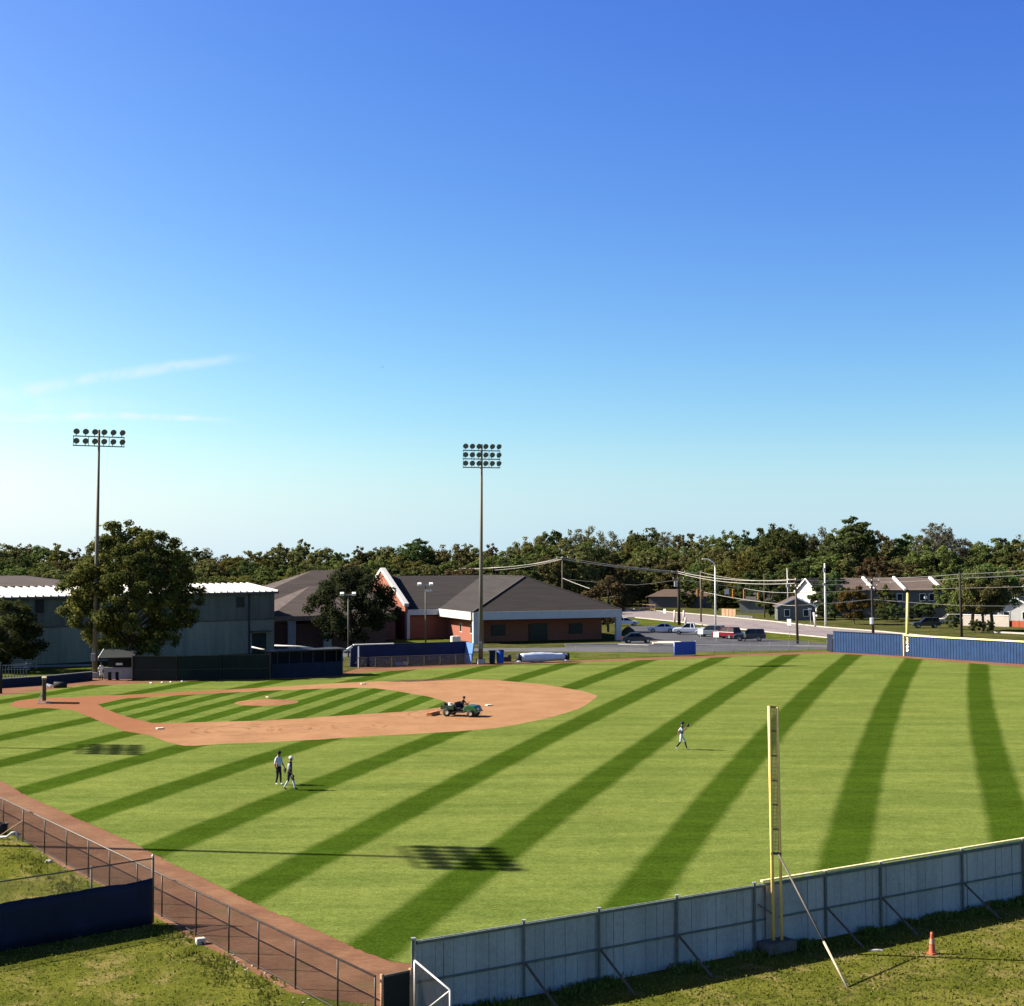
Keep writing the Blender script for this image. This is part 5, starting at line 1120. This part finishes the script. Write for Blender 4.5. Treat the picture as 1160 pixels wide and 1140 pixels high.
for p, q in zip(o_, o_[1:]): mb.bar(p+Vector((0, 0, .12)), q+Vector((0, 0, .12)), .6, .24)
o = mb.build('drive_kerb', KERB); o['kind'] = 'structure'
b = at(1130, 712, 264); gable_house('white_bungalow', 'white gabled bungalow above the red fence at the right edge', (b[0], 264, 0), R(-30), 6.5, 9, 2.7, 4.6, pmat('white_boards', (.50, .48, .45), .7, .06, 1), pmat('teal_roof', (.05, .06, .06), .8, .1, 1), win=2)
# townhouse row
ty0, ty1 = 290.0, 280.0; ta_, tb_ = Vector((gx(952, ty0), ty0, 0)), Vector((gx(1215, ty1), ty1, 0)); td_ = (tb_-ta_).normalized(); tn_ = Vector((-td_.y, td_.x, 0)); tL = (tb_-ta_).length
tz = thing('townhouse_row', 'long grey-blue townhouse row with a brown roof and white firewall edges', 'building', tuple(ta_)); O = tuple(ta_)
tp = lambda s, y, z: ta_+td_*s+tn_*y+Vector((0, 0, z)); TE = 5.55; TRZ = 7.9
mb = MB(O); qbox(mb, 0, tL, 0, 10, 0, TE, tp); mb.build('wall', pmat('blue_grey_siding', (.10, .104, .095), .8, .12, 1), tz)
mb = MB(O); mb._add([tp(-.3, -.6, TE), tp(tL, -.6, TE), tp(tL, 5, TRZ), tp(-.3, 5, TRZ), tp(tL, 10.6, TE), tp(-.3, 10.6, TE)], [(0, 1, 2, 3), (3, 2, 4, 5)]); mb.build('roof', pmat('townhouse_roof', (.092, .066, .054), .95, .14, .8), tz)
for u in (981, 1014.5, 1053.5, 1139):
    s = (gx(u, ty0-3)-ta_.x)/td_.x; MB(O).bar(tp(s-.2, 4.6, TRZ+.12), tp(s+1.9, -.7, TE+.12), .45, .5).build('firewall_edge', WHITED, tz)
for k, u in enumerate((962, 975, 997, 1006, 1016, 1040, 1050, 1070, 1085, 1100, 1120, 1132, 1150)):
    s = (gx(u, ty0-3)-ta_.x)/td_.x
    mb = MB(O); qbox(mb, s, s+1.2, -.06, .02, 3.4, 4.9, tp); w_ = mb.build('window', WHITED, tz); mb = MB(O); qbox(mb, s+.12, s+1.08, -.09, -.05, 3.52, 4.78, tp); mb.build('pane', GLASSD, w_)
    mb = MB(O); qbox(mb, s-.2, s+.8, -.06, .02, .1, 2.2, tp); mb.build('door', (GLASSD, GREY, DSTEEL)[k % 3], tz)
for u, v in ((1011, 661.5), (1046.5, 674)):
    s = (gx(u, ty0-3)-ta_.x)/td_.x; mb = MB(O); y_ = 3.0 if v < 670 else -.3; z_ = at(u, v, ty0-3)[2]; mb.box(tuple(tp(s, y_, z_-.5)), (.55, .55, 1.6 if v < 670 else .5)); mb.build('vent_stack', WHITE, tz)
bd_ = at(433, 416, 420); o = MB(bd_).face([(bd_[0]-.55, bd_[1], bd_[2]+.16), (bd_[0]-.1, bd_[1]-.12, bd_[2]+.02), (bd_[0]-.1, bd_[1]+.14, bd_[2])]).face([(bd_[0]+.55, bd_[1], bd_[2]+.18), (bd_[0]+.1, bd_[1]-.12, bd_[2]+.02), (bd_[0]+.1, bd_[1]+.14, bd_[2])]).tube([(bd_[0], bd_[1]-.28, bd_[2]), (bd_[0], bd_[1], bd_[2]+.01), (bd_[0], bd_[1]+.3, bd_[2])], [.02, .1, .03], 6).build('bird', DKCL); tag(o, 'tiny dark bird high in the clear sky', 'bird')

# ================================================================== TREES
def leaf_mat(name, a, b_, c_=None):
    m = bpy.data.materials.new(name); m.use_nodes = True; t = NT(m.node_tree); t.n.remove(t.n['Principled BSDF']); MATS[name] = m
    out = t.n['Material Output']; tc = t.new('ShaderNodeTexCoord'); oi = t.new('ShaderNodeObjectInfo'); ob = tc.outputs['Object']
    at_ = t.new('ShaderNodeAttribute', attribute_name='leaf'); f = at_.outputs['Fac']
    n = t.ss(t.m('ADD', t.m('MULTIPLY', t.noise(ob, .45, 3), .6), t.m('MULTIPLY', f, .4)), .3, .7)
    c = t.mix(n, a, b_)
    if c_: c = t.mix(t.m('MULTIPLY', t.ss(t.m('ADD', t.m('MULTIPLY', t.noise(ob, .3, 2), .65), t.m('MULTIPLY', f, .35)), .55, .72), .8), c, c_)
    hs_ = t.new('ShaderNodeHueSaturation'); t.l.new(c, hs_.inputs['Color'])
    t.l.new(t.m('MULTIPLY_ADD', oi.outputs['Random'], .05, .475), hs_.inputs['Hue']); t.l.new(t.m('MULTIPLY_ADD', oi.outputs['Random'], .5, .75), hs_.inputs['Value'])
    d = t.new('ShaderNodeBsdfDiffuse'); tr = t.new('ShaderNodeBsdfTranslucent'); t.l.new(hs_.outputs[0], d.inputs[0]); t.l.new(hs_.outputs[0], tr.inputs[0])
    mx = t.new('ShaderNodeMixShader'); mx.inputs[0].default_value = .34; t.l.new(d.outputs[0], mx.inputs[1]); t.l.new(tr.outputs[0], mx.inputs[2]); t.l.new(mx.outputs[0], out.inputs[0])
    return m
BARK = pmat('bark', (.070, .052, .040), .95, .3, 4, streak=(1, 1, .2))
LEAVES = dict(
    dark=leaf_mat('dark_green_leaf', (.050, .068, .022), (.086, .108, .036)),
    green=leaf_mat('green_leaf', (.074, .098, .028), (.122, .146, .042), (.150, .140, .042)),
    olive=leaf_mat('olive_leaf', (.094, .100, .036), (.146, .144, .050), (.160, .128, .050)),
    rust=leaf_mat('rust_leaf', (.090, .078, .036), (.132, .104, .046), (.140, .092, .042)),
    yellow=leaf_mat('yellow_green_leaf', (.095, .098, .026), (.145, .128, .034)),
    grey=leaf_mat('grey_leaf', (.085, .084, .055), (.125, .116, .080)))
def crown_arrays(rng, H, Rw, base, nb, n, size, top=1.0, sparse=0.0, squash=1.0, brr=(.16, .34)):
    """leaf cards scattered in many overlapping clumps placed through a crown volume"""
    cz = (H+base)/2; rz = (H-base)/2; blobs = []
    while len(blobs) < nb:
        d = rng.normal(size=3); d /= np.linalg.norm(d); q = rng.uniform(.35, 1.0)**.5
        x, y, z = d*q; prof = 1.0 if z < 0 else (1-.25*z*top)
        br = rng.uniform(*brr)*Rw*(1-.35*q)
        blobs.append((x*(Rw-br*.8)*prof, y*(Rw-br*.8)*prof, cz+z*(rz-br*.7), br*rng.uniform(.9, 1.25), br, br*squash*rng.uniform(.65, .95)))
    blobs = np.array(blobs); w = blobs[:, 3]**2; idx = rng.choice(len(blobs), n, p=w/w.sum()); B = blobs[idx]
    d = rng.normal(size=(n, 3)); d /= np.linalg.norm(d, axis=1)[:, None]; rr = rng.uniform(.0, 1, n)**.42*(1+.22*rng.normal(size=n)*.6)
    P = B[:, :3]+d*rr[:, None]*B[:, 3:]
    nrm = d*.8+rng.normal(size=(n, 3))*.5+np.array([0, 0, .3]); nrm /= np.linalg.norm(nrm, axis=1)[:, None]
    tn = np.cross(nrm, rng.normal(size=(n, 3))); tn /= np.linalg.norm(tn, axis=1)[:, None]; bt = np.cross(nrm, tn)
    s = size*rng.uniform(.55, 1.35, n)[:, None]
    q = np.stack([P+tn*s*.62, P+bt*s*.42+nrm*s*.12, P-tn*s*.55, P-bt*s*.42+nrm*s*.1], 1)
    return q.reshape(-1, 3), blobs, rng.uniform(0, 1, n)
def leaf_mesh(name, V, fac, mat):
    n = len(V)//4; me = bpy.data.meshes.new(name); me.vertices.add(4*n); me.vertices.foreach_set('co', V.astype(np.float32).ravel())
    me.loops.add(4*n); me.loops.foreach_set('vertex_index', np.arange(4*n, dtype=np.int32)); me.polygons.add(n)
    me.polygons.foreach_set('loop_start', np.arange(0, 4*n, 4, dtype=np.int32)); me.polygons.foreach_set('loop_total', np.full(n, 4, dtype=np.int32))
    a = me.attributes.new('leaf', 'FLOAT', 'FACE'); a.data.foreach_set('value', fac.astype(np.float32)); me.materials.append(mat); me.update(); return me
def trunk_mesh(rng, H, base, blobs, r0, limbs, twig=0):
    mb = MB(); k = base+(H-base)*.45; pts = [(0, 0, -.2), (rng.normal()*.1, rng.normal()*.1, base*.6), (rng.normal()*.2, rng.normal()*.2, base+(H-base)*.2), (rng.normal()*.3, rng.normal()*.3, k), (rng.normal()*.4, rng.normal()*.4, H*.86)]
    mb.tube(pts, [r0, r0*.8, r0*.62, r0*.4, r0*.08], 8)
    for i in rng.choice(len(blobs), min(limbs, len(blobs)), replace=False):
        b = blobs[i]; z = max(base*.75, min(k, b[2]*.6)); m_ = Vector((b[0]*.45, b[1]*.45, z+(b[2]-z)*.5)); e = Vector(b[:3]); mb.tube([(0, 0, z), m_, e], [r0*.35, r0*.2, r0*.06], 5)
        for _ in range(twig):
            d = Vector(rng.normal(size=3)); d.z = abs(d.z)*.9; mb.tube([m_.lerp(e, rng.uniform(.3, 1)), e+d.normalized()*b[3]*1.25], [r0*.06, r0*.02], 3)
    return mb
def tree_proto(seed, H, Rw, base, nb, n, size, mat, r0=.3, limbs=14, twig=0, top=1.0, squash=1.0, brr=(.16, .34)):
    rng = np.random.default_rng(seed); V, bl, fac = crown_arrays(rng, H, Rw, base, nb, n, size, top, 0, squash, brr)
    cm = leaf_mesh('crown', V, fac, LEAVES[mat]); tb = trunk_mesh(rng, H, base, bl, r0, limbs, twig)
    t_ = tb.build('trunk', BARK, smooth=True); tm = t_.data; bpy.data.objects.remove(t_); return cm, tm
def plant(proto, loc, sc, rz, label, cat='tree', group=None, name='tree', mat=None):
    r = thing(name, label, cat, loc, rz, group); r.scale = sc
    o = bpy.data.objects.new('trunk', proto[1]); COL.objects.link(o); o.parent = r
    c = bpy.data.objects.new('crown', proto[0]); COL.objects.link(c); c.parent = r
    if mat: c.material_slots[0].link = 'OBJECT'; c.material_slots[0].material = LEAVES[mat]
    return r
# ---- the nearer trees, each with a shape of its own
BIG = tree_proto(11, 17.4, 8.6, 1.2, 330, 66000, .26, 'green', .42, 46, 4, 1.3, .95, (.075, .17))
LEAVES['bigtree'] = leaf_mat('big_tree_leaf', (.050, .060, .016), (.100, .102, .026), (.210, .176, .050))
plant(BIG, (gx(150, 157.5), 157.5, 0), (1, .9, 1), .6, 'large leafy autumn tree before the white metal building at left', name='shade_tree', mat='bigtree')
T2 = tree_proto(12, 9.6, 5.2, .3, 60, 20000, .26, 'dark', .3, 16)
plant(T2, (gx(4, 163), 163, 0), (1, 1, .88), 0, 'round dark evergreen over the bleachers at the left edge', name='evergreen_tree')
T3 = tree_proto(13, 12.0, 6.6, .5, 150, 34000, .25, 'dark', .3, 16, 0, .5, 1, (.12, .24))
LEAVES['oak'] = leaf_mat('dusky_oak_leaf', (.020, .030, .013), (.046, .052, .024), (.070, .066, .032))
plant(T3, (gx(400, 193), 193, 0), (1.06, 1, 1), 1, 'round dusky tree in front of the brick school gable', name='oak_tree', mat='oak')
T4 = tree_proto(14, 9.6, 4.2, 1.0, 45, 9000, .30, 'rust', .22, 14, 2)
plant(T4, (gx(688, 240), 240, 0), (1.15, 1, .98), 0, 'small reddish-brown tree behind the right corner of the brick school', name='maple_tree', mat='rust')
T5 = tree_proto(15, 10.5, 5.6, 2.2, 55, 12000, .30, 'olive', .36, 14, 1)
plant(T5, (gx(1101, 238), 238, 0), (.9, 1, 1.05), .5, 'left of the three spreading trees with dark trunks by the pale wall', group='three trees by the pale wall', name='street_tree', mat='green')
plant(T5, (gx(1112, 236), 236, 0), (.8, .9, .95), 2.5, 'middle of the three spreading trees with dark trunks by the pale wall', group='three trees by the pale wall', name='street_tree', mat='olive')
plant(T5, (gx(1122, 240), 240, 0), (1.0, 1, 1.1), 4.1, 'right of the three spreading trees with dark trunks by the pale wall', group='three trees by the pale wall', name='street_tree', mat='green')
T6 = tree_proto(16, 7.6, 3.7, .1, 40, 9000, .28, 'rust', .15, 10)
LEAVES['bush'] = leaf_mat('orange_brown_leaf', (.060, .044, .016), (.11, .066, .020), (.135, .10, .026))
plant(T6, (gx(966, 262), 262, 0), (1.0, 1, 1.0), 0, 'big orange-brown bush left of the townhouses', 'bush', name='autumn_bush', mat='bush')
for k, (u, Y, s, l) in enumerate(((1078, 243, .42, 'low dark shrub under the left tree trunk by the pale wall'), (1104, 233, .36, 'dark shrub at the foot of the middle tree trunk by the pale wall'), (1119, 232, .34, 'dark shrub at the foot of the right tree trunk by the pale wall'), (1030, 275, .5, 'dark shrub before the townhouse doors'), (1046, 277, .62, 'dark shrub behind the dark car by the townhouses'), (1012, 274, .55, 'dark shrub left of the far foul pole before the townhouses'), (1000, 272, .45, 'green shrub beside the orange-brown bush'))):
    plant(T6, (gx(u, Y), Y, 0), (s, s, s*.85), k, l, 'shrub', name='shrub', mat='dark')
T7 = tree_proto(17, 11.5, 4.2, .4, 90, 16000, .28, 'dark', .25, 12, 0, .9, 1, (.12, .26))
for u, Y, s, l, m_ in ((944, 283, .86, 'dark green tree between the white mast and the orange-brown bush', 'dark'), (931, 292, .8, 'dark tree hiding the side wall of the white gabled house', 'dark'), (872, 296, .82, 'dark tree behind the grey shed', 'dark'), (893, 312, .92, 'dark tree left of the white gabled house', 'green'), (1078, 270, .95, 'green tree hiding the middle of the townhouse row', 'green'), (1148, 268, .9, 'green tree before the right end of the townhouse row', 'olive'), (848, 322, .8, 'dark tree over the dark bungalow', 'dark'), (812, 330, .62, 'dark low tree behind the tan board fence', 'dark'), (778, 348, .6, 'dark low tree between the transformer pole and the low house', 'dark'), (1003, 279, .6, 'low green tree before the left townhouse windows', 'green')):
    plant(T7, (gx(u, Y), Y, 0), (s*1.05, s, s), u, l, name='broadleaf_tree', mat=m_)
# ---- far tree line: library of crowns, each tree a copy of its own
BR = (.085, .18)
LIB = [tree_proto(21, 16, 6.6, .6, 260, 13000, .38, 'olive', .3, 10, 1, 1.0, 1, BR), tree_proto(22, 16, 5.8, .5, 230, 12000, .36, 'olive', .3, 10, 1, 1.4, 1, BR), tree_proto(23, 16, 7.4, .5, 290, 14000, .38, 'olive', .3, 10, 1, .6, 1, BR),
       tree_proto(24, 16, 5.0, .5, 200, 11000, .34, 'olive', .28, 10, 1, 1.7, 1, BR), tree_proto(25, 16, 7.0, .8, 220, 12000, .38, 'olive', .3, 12, 2, .9, 1, BR)]
SPARSE = [tree_proto(31, 16, 5.6, 3.0, 90, 5200, .32, 'grey', .26, 60, 6, 1, 1, (.12, .26)), tree_proto(32, 16, 5.0, 3.5, 80, 3600, .30, 'grey', .26, 60, 7, 1, 1, (.12, .26))]
PINE = [tree_proto(41, 16, 4.0, 4.0, 60, 7000, .36, 'dark', .3, 18, 0, 1.2, .75, (.16, .34))]
prof = [(-60, 613), (0, 611), (20, 613), (45, 616), (58, 611), (78, 617), (95, 618), (150, 616), (200, 617), (230, 615), (252, 628), (266, 627), (290, 617), (330, 613), (350, 609), (370, 617), (392, 618), (415, 616), (440, 618), (470, 611), (490, 617), (505, 614), (540, 615), (562, 611), (588, 618), (600, 606), (622, 601), (642, 597), (665, 593), (690, 603), (720, 601), (745, 598), (765, 600), (790, 606), (815, 604), (842, 601), (868, 595), (895, 596), (914, 604), (932, 597), (950, 596), (970, 588), (990, 600), (1010, 611), (1026, 607), (1042, 600), (1062, 592), (1084, 603), (1108, 612), (1130, 607), (1160, 603), (1220, 606)]
def topat(u):
    for (a, b), (c, d) in zip(prof, prof[1:]):
        if a <= u <= c: return b+(d-b)*(u-a)/(c-a)
    return 606
rg = random.Random(77); far = []
MINY = [(-999, 286), (560, 288), (600, 300), (690, 376), (760, 372), (800, 354), (870, 330), (950, 322), (1100, 308), (1300, 305)]
def miny(u):
    for (a, b), (c, d) in zip(MINY, MINY[1:]):
        if a <= u <= c: return b+(d-b)*(u-a)/(c-a)
    return 305
def add(u, vtop, Y, tone, kind, wsc=1.0, row='tall'): far.append(dict(u=u, v=vtop, Y=Y, tone=tone, kind=kind, w=wsc, row=row))
tones = ['olive', 'green', 'dark', 'green', 'olive', 'green', 'yellow', 'olive', 'green', 'rust']
u = -55.0; k = 0
while u < 1215:                                        # skyline row
    Y = miny(u)+30+rg.uniform(-5, 16); kind = 'leafy'; tone = tones[k % 10] if rg.random() < .6 else rg.choice(['olive', 'green', 'dark', 'olive'])
    if 222 < u < 240 or 1050 < u < 1095 or 630 < u < 700 or 735 < u < 770 or 928 < u < 945: kind, tone = 'bare', 'grey' if u > 700 else 'olive'
    if 462 < u < 486 or 858 < u < 905 or 1014 < u < 1034: tone = 'dark'
    add(u, topat(u)+rg.uniform(-1.5, 2.5), Y, tone, kind); u += rg.uniform(17, 25); k += 1
add(473, 608.5, 318, 'dark', 'pine', 1.5); add(968, 586, 334, 'dark', 'pine', 1.5); add(885, 593, 338, 'dark', 'leafy'); add(1060, 590, 326, 'grey', 'bare', 1.3); add(1025, 606, 334, 'dark', 'pine', 1.2)
u = -50.0
while u < 1215:                                        # middle row, lower and in front
    Y = miny(u)+15+rg.uniform(-5, 6); drop = rg.uniform(10, 26)
    if not (715 < u < 1000 and drop < 12): add(u, topat(u)+drop, Y, rg.choice(tones), 'leafy', rg.uniform(.9, 1.2), 'mid')
    u += rg.uniform(20, 30)
u = -50.0
while u < 1215:                                        # front row closing the gaps below
    Y = miny(u)+rg.uniform(0, 6); drop = rg.uniform(24, 38)
    add(u, topat(u)+drop, Y, rg.choice(['olive', 'green', 'rust', 'olive', 'yellow', 'green', 'dark']), 'leafy', rg.uniform(1.0, 1.35), 'low'); u += rg.uniform(24, 34)
add(920, 640, 330, 'dark', 'leafy', 1.1, 'low'); add(872, 650, 336, 'dark', 'leafy', 1.2, 'low'); add(846, 652, 345, 'dark', 'leafy', 1.1, 'low'); add(812, 652, 356, 'dark', 'leafy', 1.2, 'low'); add(742, 652, 372, 'olive', 'leafy', 1.2, 'low'); add(775, 660, 370, 'dark', 'leafy', 1.1, 'low'); add(716, 655, 366, 'olive', 'leafy', 1.1, 'low')
REG = [(-999, 85, 'above the brown-roofed hall at far left'), (85, 240, 'behind the large leafy tree'), (240, 340, 'above the white metal roof'), (340, 440, 'behind the round dusky tree'), (440, 545, 'above the brick school gable'), (545, 640, 'above the ridge of the brick school'), (640, 720, 'behind the small reddish tree'), (720, 800, 'behind the transformer pole'), (800, 865, 'behind the white street lamp'), (865, 945, 'behind the white gabled house'), (945, 1030, 'above the left townhouses'), (1030, 1100, 'right of the far foul pole'), (1100, 9999, 'above the right townhouses')]
TW = dict(olive='olive', green='mid-green', dark='dark green', rust='rusty brown', yellow='yellow-green', grey='greyish')
RW = dict(tall='skyline', mid='middle-height', low='low front-row')
KW = dict(leafy='tree', bare='half-bare tree', pine='pine')
cnt = {}
for d in far:
    d['reg'] = next(n for a, b, n in REG if a <= d['u'] < b); d['key'] = (d['row'], d['tone'], d['kind'], d['reg']); cnt.setdefault(d['key'], []).append(d)
for key, lst in cnt.items():
    lst.sort(key=lambda q: q['u'])
    for i, d in enumerate(lst):
        base = '%s %s %s %s' % (RW[key[0]], TW[key[1]], KW[key[2]], key[3])
        if len(lst) == 1: d['label'] = base
        elif len(lst) == 2: d['label'] = ('left' if i == 0 else 'right')+' of two: '+base
        else: d['label'] = ('leftmost', 'second', 'third', 'fourth', 'fifth')[min(i, 4)]+' from left: '+base if i else 'leftmost: '+base
for k, d in enumerate(far):
    lib = SPARSE if d['kind'] == 'bare' else PINE if d['kind'] == 'pine' else LIB
    z = at(d['u'], d['v']-(3 if d['u'] > 585 else 0), d['Y'])[2]; s = max(.35, z/16.0); w = d['w']*(.62+.42*s if d['kind'] != 'pine' else .9*s)
    plant(lib[rg.randrange(len(lib))], (gx(d['u'], d['Y']), d['Y'], 0), (w*rg.uniform(.9, 1.1), w, s), rg.uniform(0, 6.28), d['label'], group='trees of the far tree line', name='pine_tree' if d['kind'] == 'pine' else 'broadleaf_tree', mat=d['tone'])
# ---- a far wood beyond, one mass
rng = np.random.default_rng(99); Vs = []; Fs = []
for k in range(260):
    u = rng.uniform(-140, 1300); Y = rng.uniform(385, 460); h = rng.uniform(10, 15); x = gx(u, Y)
    V, bl, fac = crown_arrays(rng, h, 6.5, .5, 14, 320, 1.2); V = V+np.array([x, Y, 0]); Vs.append(V); Fs.append(fac)
me = leaf_mesh('far_wood', np.concatenate(Vs), np.concatenate(Fs), LEAVES['olive']); o = bpy.data.objects.new('far_wood', me); COL.objects.link(o); o['kind'] = 'stuff'; tag(o, 'distant wood closing the horizon behind the tree line', 'wood')
# ---- rough grass tufts on the near ground
rng = np.random.default_rng(5)
def tufts(name, label, pts_fn, n, hmin, hmax, mat):
    V = []; fac = []
    while len(V) < n:
        p = pts_fn()
        if p is None: continue
        a = rng.uniform(0, 6.28); h = rng.uniform(hmin, hmax); w = rng.uniform(.02, .05); d = np.array([math.cos(a), math.sin(a), 0]); ln = rng.normal(size=2)*h*.35
        b = np.array([p[0], p[1], 0.0]); tp_ = b+np.array([ln[0], ln[1], h]); V.append([b-d*w, b+d*w, tp_+d*w*.3, tp_-d*w*.3]); fac.append(rng.uniform())
    V = np.array(V).reshape(-1, 3); me = leaf_mesh(name, V, np.array(fac), mat); o = bpy.data.objects.new(name, me); COL.objects.link(o); o['kind'] = 'stuff'; tag(o, label, 'grass'); return o
GR = leaf_mat('grass_blade', (.120, .140, .020), (.170, .170, .032), (.24, .20, .08))
def near_r_():
    x, y = rng.uniform(-2, 24), rng.uniform(36, 57); q = Vector((x, y))-wl0; 
    return (x, y) if q.dot(wn) < -.1 and q.dot(wn) > -16 else None
tufts('rough_grass_blades', 'rough yellowing grass behind the near grey wall', near_r_, 16000, .03, .08, GR)
fA = Vector((A.x, A.y)); fn2 = Vector((-dl.y, dl.x)); 
sgn = 1 if (Vector(c1[:2])-fA).dot(fn2) > 0 else -1
def near_l_():
    x, y = rng.uniform(-30, -4), rng.uniform(36, 66); q = (Vector((x, y))-fA).dot(fn2)*sgn
    return (x, y) if q > .35 else None
tufts('rough_grass_blades', 'rough weedy grass left of the clay-side fence', near_l_, 16000, .03, .08, GR)

WEED = leaf_mat('weed_leaf', (.080, .110, .018), (.125, .145, .028), (.17, .15, .045))
cl_ = [(rng.uniform(fs[1], fs[11]), rng.uniform(.25, 1.6), rng.uniform(.15, .5)) for _ in range(46)]
def weed_():
    s_, o_, r_w = cl_[rng.integers(len(cl_))]; p = fpt(s_+rng.normal()*r_w, 0, 0); q = Vector((p.x, p.y))+fn2*sgn*max(.08, o_+rng.normal()*r_w*.6); return (q.x, q.y)
tufts('weed_clumps', 'dark green weeds growing along the foot of the clay-side fence', weed_, 1300, .05, .15, WEED)
cw_ = [(rng.uniform(.5, 40), rng.uniform(.1, .5), rng.uniform(.1, .45)) for _ in range(60)]
def weedw_():
    s_, o_, r_w = cw_[rng.integers(len(cw_))]; p = wp(s_+rng.normal()*r_w, -max(.12, o_+rng.normal()*.15)); return (p.x, p.y)
tufts('weed_clumps', 'taller unmown grass along the foot of the near grey wall', weedw_, 6000, .07, .22, WEED)
